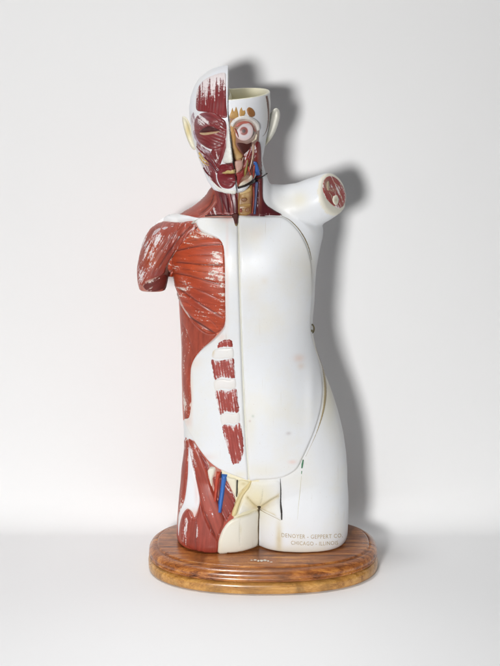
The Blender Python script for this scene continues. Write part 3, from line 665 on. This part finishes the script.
# white sheath of the dissected half
sheath = B('abdominal_sheath', [(196, 221.5), (203, 218.2), (216, 217.4), (228, 217.4), (237.5, 217.8)] + MIDL + [(240, 477.6), (228, 473), (217, 467.5), (208, 460), (200, 449.5), (193, 438), (187.5, 427.5), (184.8, 419),
   (189.3, 417), (191.6, 402), (190.8, 382), (191.4, 367), (195, 357.5), (202.4, 348.3), (210.6, 341.3), (218.5, 333.6), (224.2, 325), (224.2, 300), (223.6, 262), (222.4, 248), (218.5, 240.5), (210, 236), (200, 230.5)], M_WHITE, WHITE, thick=2.9, bevel=2.2,
   bumps=[(224, 400, 12, 60, 1.2), (232, 250, 5, 40, .5)],
   stains=[(190, 421, 3, 5, PINK, .5), (196, 362, 5, 6, (0.80, 0.62, 0.54), .45), (227.5, 270, 1.6, 50, (0.78, 0.55, 0.48), .45), (222, 336, 4, 4, (0.78, 0.55, 0.48), .5), (193, 395, 1.6, 26, (0.78, 0.55, 0.45), .6), (228, 220, 8, 3, (.7, .35, .33), .5), (240, 474, 7, 4, CREAM, .5), (205, 456, 10, 3, PINK, .3)])
# white skin panel of the other half
B('chest_panel', [(238.4, 216.6), (250, 216), (266, 216), (281, 216.8), (289, 221), (297.5, 229.5), (304, 239.5), (308.3, 250), (311, 262), (312.3, 280), (312.2, 300), (310.8, 318), (311.5, 334), (315, 348), (319, 362), (321.8, 378), (322.6, 394), (320.5, 411), (315, 430),
   (308.5, 446), (302, 460), (296, 470), (284, 477), (270, 479.6), (258, 480), (248.8, 479.6), (246.0, 445), (243.6, 400), (241.4, 350), (239.6, 300), (238.8, 255)], M_WHITE, WHITE, thick=1.8, bevel=3.0, edge=(.5, 1.1), bumps=[(272, 425, 26, 40, 3.2), (276, 262, 22, 24, 2.4), (310, 390, 5, 40, 1.2)],
   stains=[(256, 234, 7, 6, (0.74, 0.62, 0.54), .35), (264, 280, 4, 4, (0.74, 0.64, 0.50), .3), (298, 358, 5, 4, (0.74, 0.52, 0.42), .5), (300, 366, 3, 3, (0.70, 0.52, 0.40), .4), (288, 432, 2.4, 1.6, (0.45, 0.38, 0.38), .5), (292, 461, 4, 2, (0.78, 0.48, 0.42), .5),
           (250, 425, 6, 26, (0.78, 0.74, 0.60), .4), (254, 290, 9, 18, (0.79, 0.75, 0.66), .35), (292, 245, 14, 20, (0.76, 0.74, 0.68), .3), (262, 470, 18, 8, CREAM, .35), (253, 415, 1.2, 1.2, (0.3, 0.4, 0.3), .5), (250, 420, 1, 1, (0.4, 0.2, 0.2), .5)],
   wears=[(252, 300, 8, 20, .10), (270, 330, 20, 12, .05)])
R('midline_edge', [(238.9, 217.5), (239.5, 260), (240.5, 300), (242.3, 350), (244.3, 400), (246.8, 440), (249, 479)], [1.7, 1.8, 1.8, 2.0, 2.0, 2.0, 2.0], M_WHITE, (0.78, 0.77, 0.68), thick=2.3, bevel=1.2, edge=(0, 1))
SEAM_OLIVE = (0.20, 0.155, 0.075)  # dark olive tone of the strip along the panel joint
R('panel_seam', [(281, 215.6), (289.5, 220), (298.2, 228.6), (305, 239), (309.4, 250), (312, 262)], [0.6, 1.3, 1.6, 1.7, 1.3, 0.5], M_TINT, SEAM_OLIVE, thick=0.4)
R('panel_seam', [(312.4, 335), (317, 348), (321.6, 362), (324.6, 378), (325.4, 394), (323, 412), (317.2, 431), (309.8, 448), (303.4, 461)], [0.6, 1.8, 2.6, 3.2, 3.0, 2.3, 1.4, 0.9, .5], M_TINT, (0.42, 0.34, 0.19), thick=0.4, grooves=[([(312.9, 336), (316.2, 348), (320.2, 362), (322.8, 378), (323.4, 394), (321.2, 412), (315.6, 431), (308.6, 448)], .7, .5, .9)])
R('green_mark', [(303.2, 459.5), (302.4, 464), (301.8, 468.5)], [1.2, 2.0, 1.4], M_TINT, (0.05, 0.24, 0.11), thick=1.6)
R('green_mark', [(301.7, 471), (301.4, 474)], [1.1, 0.8], M_TINT, (0.14, 0.32, 0.18), thick=1.2)

# pectoral fan and flank
B('flank_muscle', [(177.5, 288), (183, 304), (190, 317), (198, 326), (207, 332), (217, 333.5), (211, 341), (203, 348), (196, 356), (191.6, 366), (190.6, 382), (191.6, 402), (189.5, 417), (185, 419), (183.4, 405), (182.8, 380), (182, 350), (181, 320), (179.6, 300)], M_RED, (0.43, 0.070, 0.034), thick=1.5, bevel=2.0, fibre=95,
  wears=[(185, 385, 2, 40, .35), (187, 340, 5, 20, .22), (188, 404, 4, 12, .3)], grooves=[([(183, 322), (189, 336), (193, 350)], .8, .4, .35)])
B('chest_muscle', [(194.5, 229), (199, 231), (206, 232.8), (214, 235.6), (221.5, 239.5), (225.2, 246), (226.4, 262), (226.8, 290), (226.8, 318), (223.6, 327.4), (217, 333.2), (208, 332), (199, 327), (190.5, 318), (183.5, 305), (178, 291), (172.5, 278), (167.8, 268.5), (170, 260.5), (179, 247)], M_RED, PEC, thick=3.2, bevel=2.6, fibre=10,
  bumps=[(200, 285, 22, 30, 1.0)],
  grooves=[([(173, 252), (184, 249.5), (200, 246.5), (216, 245), (224, 245)], 1.0, 1.1), ([(177, 261.5), (190, 263), (206, 264.5), (224, 265)], 1.0, 1.2), ([(175, 272), (190, 275), (205, 279), (222, 284)], 0.9, 1.0, 0.7), ([(181, 287), (193, 296), (207, 306), (223, 316)], 0.9, 1.0, .75),
           ([(186, 309), (193, 317), (203, 324), (216, 333)], 1.5, 1.3, 0.9),
           ([(182, 247), (194, 241), (208, 239.5)], .6, .5, .45), ([(186, 256.5), (200, 255), (218, 254.6)], .6, .5, .45), ([(184, 268), (200, 271), (220, 274)], .6, .5, .45), ([(180, 279.5), (194, 286), (208, 292), (222, 299)], .7, .6, .5), ([(188, 300), (200, 309), (214, 321), (219, 327)], .6, .5, .45)],
  wear=.10, wears=[(217, 256, 6, 8, .40), (213, 275, 7, 10, .42), (222, 285, 4, 26, .35), (210, 235, 14, 4, .5), (187, 287, 8, 9, .3), (190, 240, 8, 8, .25), (180, 268, 6, 4, .3), (204, 310, 10, 8, .2)],
  stains=[(200, 300, 16, 14, (0.42, 0.05, 0.022), .6), (205, 268, 14, 8, (0.60, 0.11, 0.03), .5), (196, 238, 8, 6, (0.52, 0.13, 0.06), .6)])
R('muscle_edge', [(177.5, 291), (182.5, 304), (188, 313.5), (192, 319)], [0.5, 1.4, 1.3, .4], M_TINT, (0.66, 0.47, 0.42), thick=2.4)
R('muscle_edge', [(173.5, 279.5), (175, 283), (176.8, 287), (178.2, 291)], [.6, 1.2, 1.3, .6], M_TINT, (0.62, 0.38, 0.25), thick=2.8)
# deltoid
B('arm_muscle', [(147, 233), (153, 226), (162, 222), (176, 222.3), (190, 222), (196.5, 226), (190, 234), (180, 246), (171, 258), (166.5, 266), (164, 274), (156, 277.5), (148, 281), (142, 286), (138.4, 283), (137.6, 270), (139.5, 256), (142.5, 243)], M_STREAK, DELT, thick=1.8, bevel=2.6, fibre=118,
  ridges=(118, 5.0, 0.25), wear=.14, wears=[(155, 240, 6, 8, .25), (151, 256, 5, 14, .33), (165, 238, 8, 6, .24), (142, 272, 3, 12, .35), (176, 236, 6, 5, .25), (146, 245, 3, 12, .3)],
  stains=[(160, 225, 12, 5, (0.40, 0.14, 0.12), .9), (157, 273, 9, 6, (0.33, 0.075, 0.07), .8), (152, 258, 6, 10, (0.50, 0.09, 0.02), .7), (170, 250, 4, 14, (0.30, 0.045, 0.035), .6), (144, 250, 2.5, 16, (0.45, 0.20, 0.18), .6)],
  grooves=[([(158, 228), (150, 238), (145, 252)], .8, .6, .5), ([(192, 226), (180, 238), (168, 252), (158, 268)], 1.1, 1.0, .75), ([(184, 226), (172, 237), (162, 250)], .8, .6, .5)])
R('muscle_gap', [(197.5, 226.5), (189, 237), (179, 249), (171.5, 258)], [1.2, 2.2, 2.2, 0.8], M_TINT, (0.060, 0.014, 0.012), thick=1.2)
B('arm_stump', [(143, 286), (148, 281.5), (156, 277.5), (164, 274.5), (167, 276.5), (166.4, 284), (163, 289), (155, 291.6), (147, 290.8)], M_RED, (0.19, 0.030, 0.024), thick=0.8, bevel=1.4, fibre=150, wear=0.12, wears=[(150, 281, 5, 3, .3)])
B('collar_bone', [(151.5, 221), (157, 218), (166, 215.2), (176, 214.2), (188, 215.5), (198, 217.6), (206, 217.3), (213, 217.8), (207, 221.5), (197, 223.6), (191, 221.2), (178, 222.6), (164, 221.5), (155, 223.6)], M_WHITE, (0.80, 0.81, 0.84), thick=2.6, bevel=2.6)
R('collar_tendon', [(192, 224.5), (196.5, 221.5), (201.5, 219)], [.8, 1.5, .8], M_TINT, (0.62, 0.60, 0.54), thick=3.6)
B('shoulder_tendon', [(150, 238), (154, 231), (160, 227.5), (171, 225.5), (185, 222.8), (172, 229.5), (162, 233), (155, 238), (149, 247), (147, 247)], M_STREAK, (0.66, 0.54, 0.56), thick=2.0, bevel=2.4, fibre=118, wear=.22)
B('throat_notch', [(232, 214.5), (238.4, 214), (238.6, 222), (237.4, 227.4), (235, 227.2), (233.4, 222)], M_TINT, (0.10, 0.02, 0.015), thick=4.4, bevel=1.4, grid=.6, stains=[(236.2, 226.6, 1.6, 1.4, (0.45, 0.34, 0.13), .8)])
S2 = Surf(trunk, sheath)
# belly muscle, in segments between white bands
for poly, am in (([(216.6, 346.5), (219.5, 341.8), (225, 339.6), (230, 339.6), (232.4, 341.6), (233, 345.6), (233, 347.4), (225, 347), (217, 348.4)], 0.1),
                 ([(211, 359.8), (217, 360.4), (226, 359.5), (233.8, 358.6), (234.8, 368), (235.2, 377.5), (229, 378.6), (222, 377.4), (214.5, 379.8), (212.4, 370)], 0.55),
                 ([(215, 391.4), (221, 389.8), (229, 390.6), (236.2, 388.4), (238, 400), (239, 411.8), (233, 412.6), (226, 411.8), (220, 415), (217.4, 404)], 0.55),
                 ([(222, 426.6), (228, 424.4), (234, 425.4), (240.4, 422.6), (243, 437), (243.8, 450), (242, 458), (238.6, 464), (236, 463.8), (232.6, 464.6), (229, 454), (225, 440)], 0.45)):
    shell('belly_muscle', poly, S2, M_STREAK, RECT, torso, thick=1.0, bevel=2.0, fibre=80, ridges=(82, 2.6, 0.2), wear=.08 + am*.40, grid=.8, jag=.22, edge=(.30, 1.6))
shell('tendon_band', [(211.8, 357.5), (212, 353), (214.4, 349.4), (219, 348), (226, 348), (233, 348.2), (233.6, 357.5), (225, 358.6), (217, 359.2)], S2, M_WHITE, (0.80, 0.79, 0.79), torso, thick=0.8, bevel=2.8, stains=[(213.2, 351, 1.6, 5, (0.62, 0.50, 0.30), .7)])
shell('tendon_band', [(214, 381), (222, 378.6), (229, 379.6), (235.4, 378.6), (236, 387.4), (229, 389.4), (221, 388.6), (215, 390.4)], S2, M_WHITE, (0.79, 0.765, 0.755), torso, thick=0.6, bevel=3.0, edge=(.05, 2))
shell('tendon_band', [(220, 416.2), (226, 413), (233, 413.8), (239, 412.8), (240.2, 421.4), (234, 424.2), (228, 423.2), (222, 425.4)], S2, M_WHITE, (0.79, 0.765, 0.755), torso, thick=0.6, bevel=3.0, edge=(.05, 2))

# ------------------------------------------------------------------ groin and thighs
B('outer_thigh_muscle', [(185.6, 437), (188.6, 444), (188.8, 458), (187, 478), (184.6, 496), (180.6, 511), (178.6, 512), (179.6, 492), (182, 468), (184.2, 450)], M_RED, THIGH, thick=1.2, bevel=1.6, fibre=95, wears=[(186, 445, 3, 8, .4), (181, 500, 2, 12, .3)])
B('thigh_tendon', [(188.8, 446), (192, 458), (195, 472), (198.4, 488), (200, 501), (198, 510), (194.6, 517.5), (192, 512), (187.5, 509), (183, 514), (180, 524), (178.6, 538), (178, 524), (179.2, 513), (184.4, 500), (187.4, 478), (188.2, 460)], M_WHITE, (0.79, 0.79, 0.82), thick=1.0, bevel=1.5, stains=[(195, 514, 4, 5, PINK, .6), (197, 490, 2, 16, PINK, .35)])
B('thigh_muscle', [(182, 517), (186, 510), (189.5, 510), (193.5, 518.5), (197.5, 513), (200.5, 503), (206, 519), (213, 533), (218.5, 542), (216.5, 553.2), (205, 552.8), (194, 550), (186, 545.5), (181.6, 540), (180, 530)], M_STREAK, (0.385, 0.060, 0.036), thick=1.4, bevel=2.0, fibre=95,
  wears=[(186, 530, 2.5, 16, .55), (196.5, 530, 2.2, 15, .5), (190, 522, 3, 6, .3)], grooves=[([(197, 517), (196.4, 535), (197, 554)], .8, .5, .35)])
B('diagonal_thigh_muscle', [(188.6, 439), (193, 441.5), (198.5, 449.5), (203.5, 460), (208.5, 474), (213.4, 490), (219.5, 505), (224, 518), (223.4, 526), (219.4, 536), (217.2, 542), (212, 532), (205.5, 518), (200.4, 501), (196.4, 482), (191.4, 460)], M_STREAK, (0.41, 0.066, 0.038), thick=2.6, bevel=2.6, fibre=75,
  wears=[(193, 455, 3, 12, .52), (196, 470, 2, 14, .4), (203, 500, 5, 20, .18), (211, 515, 4, 6, .2)], grooves=[([(205, 511), (210, 523), (216, 537)], .9, .8, .75)])
B('hip_muscle', [(199, 451.5), (205, 458.5), (209.4, 465), (209, 471), (206.6, 470), (203, 461)], M_RED, (0.36, 0.065, 0.055), thick=1.6, bevel=1.5, fibre=60, wears=[(207, 464, 3, 4, .3)])
B('inner_thigh_muscle', [(212.5, 478), (216, 476), (226, 479), (230, 488), (235.4, 497), (234.6, 506), (230, 514.5), (225, 522), (221.5, 510), (216, 495)], M_STREAK, (0.33, 0.046, 0.032), thick=1.6, bevel=1.8, fibre=60, wear=.12)
B('groin_tendon', [(207.6, 470.6), (210.6, 466.6), (215, 467.2), (215.6, 471), (213.4, 478), (211.8, 486.5), (209.6, 481)], M_WHITE, (0.78, 0.75, 0.66), thick=2.6, bevel=2)
R('artery', [(219, 471.5), (217.6, 480), (216.4, 490), (214.9, 502)], [5.0, 5.2, 4.9, 4.0], M_TINT, ARTERY, thick=4.0, bevel=2.2)
R('vein', [(224.6, 474), (223.4, 484), (221.6, 496), (219.4, 513)], [5.8, 5.8, 5.6, 4.2], M_TINT, BLUE, thick=4.0, bevel=2.2)
R('vessel_gap', [(221.4, 471.5), (220.5, 482), (219, 495), (217.6, 506)], [1.2, 1.3, 1.1, .6], M_TINT, (0.03, 0.02, 0.03), thick=2.4)
B('groin_fascia', [(226, 476.6), (231, 477.2), (236.4, 479), (237, 490), (235.8, 496.5), (231, 489)], M_WHITE, (0.79, 0.74, 0.58), thick=2.0, bevel=1.4, stains=[(229, 485, 3, 3, PINK, .3)])
B('groin_fascia', [(238.2, 480.6), (249.6, 481.4), (246.6, 486), (241, 491.4), (238, 496)], M_WHITE, (0.78, 0.70, 0.46), thick=1.8, bevel=1.2, stains=[(243.5, 483, 2, 1.4, (.5, .38, .14), .5)])
B('groin_cord', [(251.5, 480.4), (249.6, 487.5), (244, 495), (240, 504), (236.6, 514.6), (233.4, 516.6), (231.4, 514.6), (234.2, 505), (237.2, 497.6), (243, 489), (247, 483.4)], M_WHITE, (0.70, 0.58, 0.30), thick=2.6, bevel=1.8)
B('pubic_skin', [(252, 482), (262, 481.4), (279.4, 481.6), (279.8, 500), (280.6, 519), (273, 515), (265, 511.2), (259, 508.4), (252, 510), (243, 512.8), (238.4, 514.4), (241, 505), (245, 496.4), (250.6, 488.4)], M_WHITE, WHITE, thick=0.8, bevel=4.0, stains=[(256, 499, 19, 20, (0.77, 0.70, 0.46), .9)] + along([(247, 496.5), (252, 502), (258.6, 507), (270, 500), (279, 495)], 1.8, (0.56, 0.44, 0.16), .45) + along([(258.6, 508), (266, 512), (274, 515.5)], 1.6, (0.56, 0.44, 0.16), .5),
  grooves=[([(247, 496.5), (252, 502), (258.6, 507)], .8, .7, .35), ([(280, 494.5), (270, 500), (259.5, 507)], .8, .7, .4), ([(263, 487), (262, 497), (259.4, 506)], .7, .5, .2)], bumps=[(262, 494, 9, 9, 1.2)],
  wears=[(258, 506, 7, 6, .5), (248, 500, 4, 8, .2), (268, 505, 8, 5, .2)])
B('thigh_skin', [(238, 516.4), (248, 513.4), (258.2, 509.6), (258.4, 528), (258.0, 544.5), (252, 548.2), (240, 551.6), (226, 553.4), (218.6, 553.6), (217.8, 546), (219.4, 537), (223, 528.5), (229, 521)], M_WHITE, (0.79, 0.77, 0.69), thick=2.0, bevel=2.6,
  grooves=[([(239.6, 517), (239.2, 530), (239.6, 545)], .5, .25, .16)], stains=[(219, 545, 3, 10, CREAM, .5), (230, 521, 6, 3, CREAM, .5), (240, 529, 1.2, 5, (.55, .48, .26), .5), (230, 540, 22, 26, (0.77, 0.74, 0.62), .5)] + along([(238, 516.4), (248, 513.4), (258, 510), (258.4, 528), (258, 545)], 1.5, (0.56, 0.46, 0.20), .5), wears=[(257, 530, 2, 16, .4)])
B('dimple', [(257, 506), (259, 504.6), (261.2, 506), (260.4, 508.6), (259.2, 512), (258, 508.8)], M_TINT, (0.05, 0.035, 0.012), thick=1.2, bevel=.8, grid=.5)
R('groin_gap', [(237.4, 479.6), (237.2, 488), (236.6, 497)], [1.2, 1.6, .9], M_TINT, (0.012, 0.010, 0.010), thick=2.6, bevel=.5)
R('groin_gap', [(280.3, 478.4), (280.8, 490), (280.7, 503), (281.6, 513), (281.7, 520)], [.5, 1.3, 1.5, 2.2, 1.5], M_TINT, (0.016, 0.010, 0.008), thick=1.0, bevel=.5)
R('thigh_cleft', [(258.9, 505), (258.9, 509.5), (258.6, 516), (258.7, 530), (258.4, 540), (258.6, 548)], [.9, 2.4, 1.1, .7, .9, 1.2], M_TINT, (0.13, 0.085, 0.035), thick=2.0, bevel=.6)
R('skin_crease', [(281, 520.6), (272, 516), (264, 512), (259.5, 509)], [.5, .7, .7, 1.0], M_TINT, (0.45, 0.36, 0.20), thick=.5)
R('skin_crease', [(301.4, 476), (300, 492), (298.5, 506), (297.5, 520)], [.6, .8, .7, .4], M_TINT, (0.70, 0.68, 0.52), thick=.3)

# the cut through the raised arm
cutn = [(327.0, 176.6), (331.5, 175.9), (337, 178.8), (341.8, 184.6), (345, 192.5), (345.6, 200), (343.4, 206), (339.5, 208.6), (335, 207), (329, 202), (324.2, 195), (322.4, 187.5), (323.6, 180.6)]
cut = shell('arm_section', cutn, S, M_STREAK, (0.44, 0.085, 0.075), torso, thick=0.7, bevel=1.2, grid=.7, fibre=65, wear=.22, wears=[(331, 186, 3, 3, .3), (338, 190, 3, 5, .3)],
            stains=[(326, 184, 2.5, 4, (0.62, 0.48, 0.36), .8), (333, 190, 5, 2, (0.66, 0.44, 0.32), .5), (341, 204, 3, 3, (.55, .2, .16), .5)], grooves=[([(328, 179), (331, 188), (336, 194), (344, 196)], .6, .3, .25), ([(325, 193), (331, 194), (335, 200)], .6, .3, .25)])
shell('bone', [(333, 196), (336.4, 195), (338.2, 199), (337.8, 203.6), (335.6, 205.6), (333, 204), (331.6, 200)], S, M_WHITE, (0.80, 0.77, 0.64), cut, thick=1.6, bevel=1.2, grid=.6, stains=[(335, 200.4, 1.2, 2, (0.52, 0.40, 0.24), .8)])
for pl_ in ([(328, 192), (331, 196), (332, 202)], [(331, 178.5), (335, 184), (341, 188)], [(338, 192), (341, 197), (341.5, 203)], [(325, 187), (329.5, 190), (334, 192)]):
    ribbon('fat_strand', pl_, [.5, 1.3, .5], S, M_TINT, (0.62, 0.45, 0.33), cut, thick=1.2, bevel=.6)
shell('fat_layer', [(326, 182.5), (328.6, 181), (329.4, 186), (328.8, 191), (326.2, 190)], S, M_TINT, (0.62, 0.52, 0.36), cut, thick=1.2, bevel=1.0, grid=.6)

# hook that holds the panel at the waist
def tube(name, pts, r, mat, parent):
    rs = tube_rings(catmull(pts, False, 0.0015), [r]*len(catmull(pts, False, 0.0015)), N=12); v, f = loft(rs)
    me = mesh_from(name, v, f); bm = bmesh.new(); bm.from_mesh(me); bmesh.ops.recalc_face_normals(bm, faces=bm.faces); bm.to_mesh(me); bm.free()
    return link(name, me, mat, parent)
hk = tube('panel_hook', [P(310.6, 325, -14), P(312.4, 324.6, -13), P(314.0, 327.5, -10), P(313.6, 331.5, -9), P(311.4, 333.6, -11)], 0.0016, M_BRASS, torso)
tube('hook_pin', [P(310.2, 330.6, -15.5), P(311.6, 330.8, -16.5), P(312.4, 331, -17)], 0.0024, M_BRASS, hk)

# ------------------------------------------------------------------ writing
def lettering(name, body, cx, cy, width, height, slope, surf, mat, parent, curve=0.0):
    cu = bpy.data.curves.new(name, 'FONT'); cu.body = body; cu.align_x = 'CENTER'; cu.size = 1.0; cu.space_character = 1.12; cu.resolution_u = 3; cu.offset = 0.010
    o = bpy.data.objects.new(name, cu); COL.objects.link(o)
    dg = bpy.context.evaluated_depsgraph_get(); dg.update(); me = bpy.data.meshes.new_from_object(o.evaluated_get(dg))
    bpy.data.objects.remove(o); bpy.data.curves.remove(cu)
    bm = bmesh.new(); bm.from_mesh(me); bmesh.ops.triangulate(bm, faces=bm.faces); bmesh.ops.subdivide_edges(bm, edges=[e for e in bm.edges if e.calc_length() > .3], cuts=1); bmesh.ops.triangulate(bm, faces=bm.faces)
    xs = [v.co.x for v in bm.verts]; w = max(xs)-min(xs); yt = max(v.co.y for v in bm.verts); mx = (max(xs)+min(xs))/2
    for v in bm.verts:
        u = (v.co.x-mx)/w*width; px = cx + u; py = cy - v.co.y/yt*height + slope*u + curve*(u/(width/2))**2
        l, n = surf.hit(px, py); v.co = Vector(l + n*0.00035)
    bm.to_mesh(me); bm.free(); me.update()
    if sum((CAM - p.center).dot(p.normal) > 0 for p in me.polygons) < len(me.polygons)/2: me.flip_normals()
    return link(name, me, mat, parent)
lettering('lettering', 'DENOYER - GEPPERT CO.', 312, 538.6, 61, 4.0, 0.005, S, M_TEXT, torso, curve=-1.6)
lettering('lettering', 'CHICAGO - ILLINOIS', 314.5, 545.4, 47, 3.8, 0.0, S, M_TEXT, torso, curve=-1.0)
# rubbed paint marks on the stand
for i, (x, y, w, h) in enumerate([(251.5, 560.4, 3.2, .9), (255, 560.2, 3.0, 1.2), (258.4, 561.0, 2.2, 1.6), (261.4, 560.8, 3.2, 1.8), (265.0, 560.4, 3.2, 1.5), (268.2, 561.2, 2.4, 1.2), (271.2, 562.2, 2.6, .8)]):
    pts = [(x + w*.62*math.cos(t)*random.uniform(.6, 1.1), y + h*.6*math.sin(t)*random.uniform(.6, 1.2)) for t in np.linspace(0, 2*math.pi, 9)[:-1]]
    if i == 0: marks = []
    marks.append(pts)
def flecks():
    vs, fs = [], []
    for p in marks:
        c = catmull(p, True, .4); k = len(vs)
        for x, y in c:
            l, n = S_UP.hit(x, y); vs.append(l + n*0.0004)
        l, n = S_UP.hit(*np.mean(c, 0)); vs.append(l + n*0.0007)
        for j in range(len(c)): fs.append((k+len(c), k+j, k+(j+1) % len(c)))
    me = mesh_from('worn_paint_mark', vs, fs)
    if sum(p.normal.z > 0 for p in me.polygons) < len(me.polygons)/2: me.flip_normals()
    o = link('worn_paint_mark', me, M_FLECK, upper); return o
flecks()

# ------------------------------------------------------------------ light
w = bpy.data.worlds.new('World'); scene.world = w; w.use_nodes = True
w.node_tree.nodes['Background'].inputs[0].default_value = (0.95, 0.98, 1.0, 1); w.node_tree.nodes['Background'].inputs[1].default_value = 0.028
def area(name, loc, target, size, power, color=(1, 1, 1), shape='DISK'):
    ld = bpy.data.lights.new(name, 'AREA'); ld.shape = shape; ld.size = size; ld.energy = power; ld.color = color
    o = bpy.data.objects.new(name, ld); COL.objects.link(o); o.location = loc
    o.rotation_euler = (Vector(target) - Vector(loc)).to_track_quat('-Z', 'Y').to_euler(); return o
az = math.radians(13.5); Dk = 3.9
area('studio_lamp', (-math.sin(az)*Dk, -math.cos(az)*Dk, 1.13), (0, 0, 0.55), 0.60, 130, (1.0, 0.995, 0.985))
ob = area('overhead_floor_fill', (-0.75, -0.40, 5.0), (-0.05, -0.52, 0), 0.8, 3.3, (0.98, 0.99, 1.0)); ob.data.spread = math.radians(30)  # added unseen fill from above, brightens the floor to match the wall
scene.view_settings.view_transform = 'Standard'; scene.view_settings.look = 'None'; scene.view_settings.gamma = 1.0; scene.view_settings.exposure = 0.0

# put each empty at the base of its thing
for o, loc in ((stand, (BXC, -0.012, 0.0)), (torso, (BXC, 0.0, ZB))):
    o.location = loc
    for c in o.children: c.location = (-loc[0], -loc[1], -loc[2])
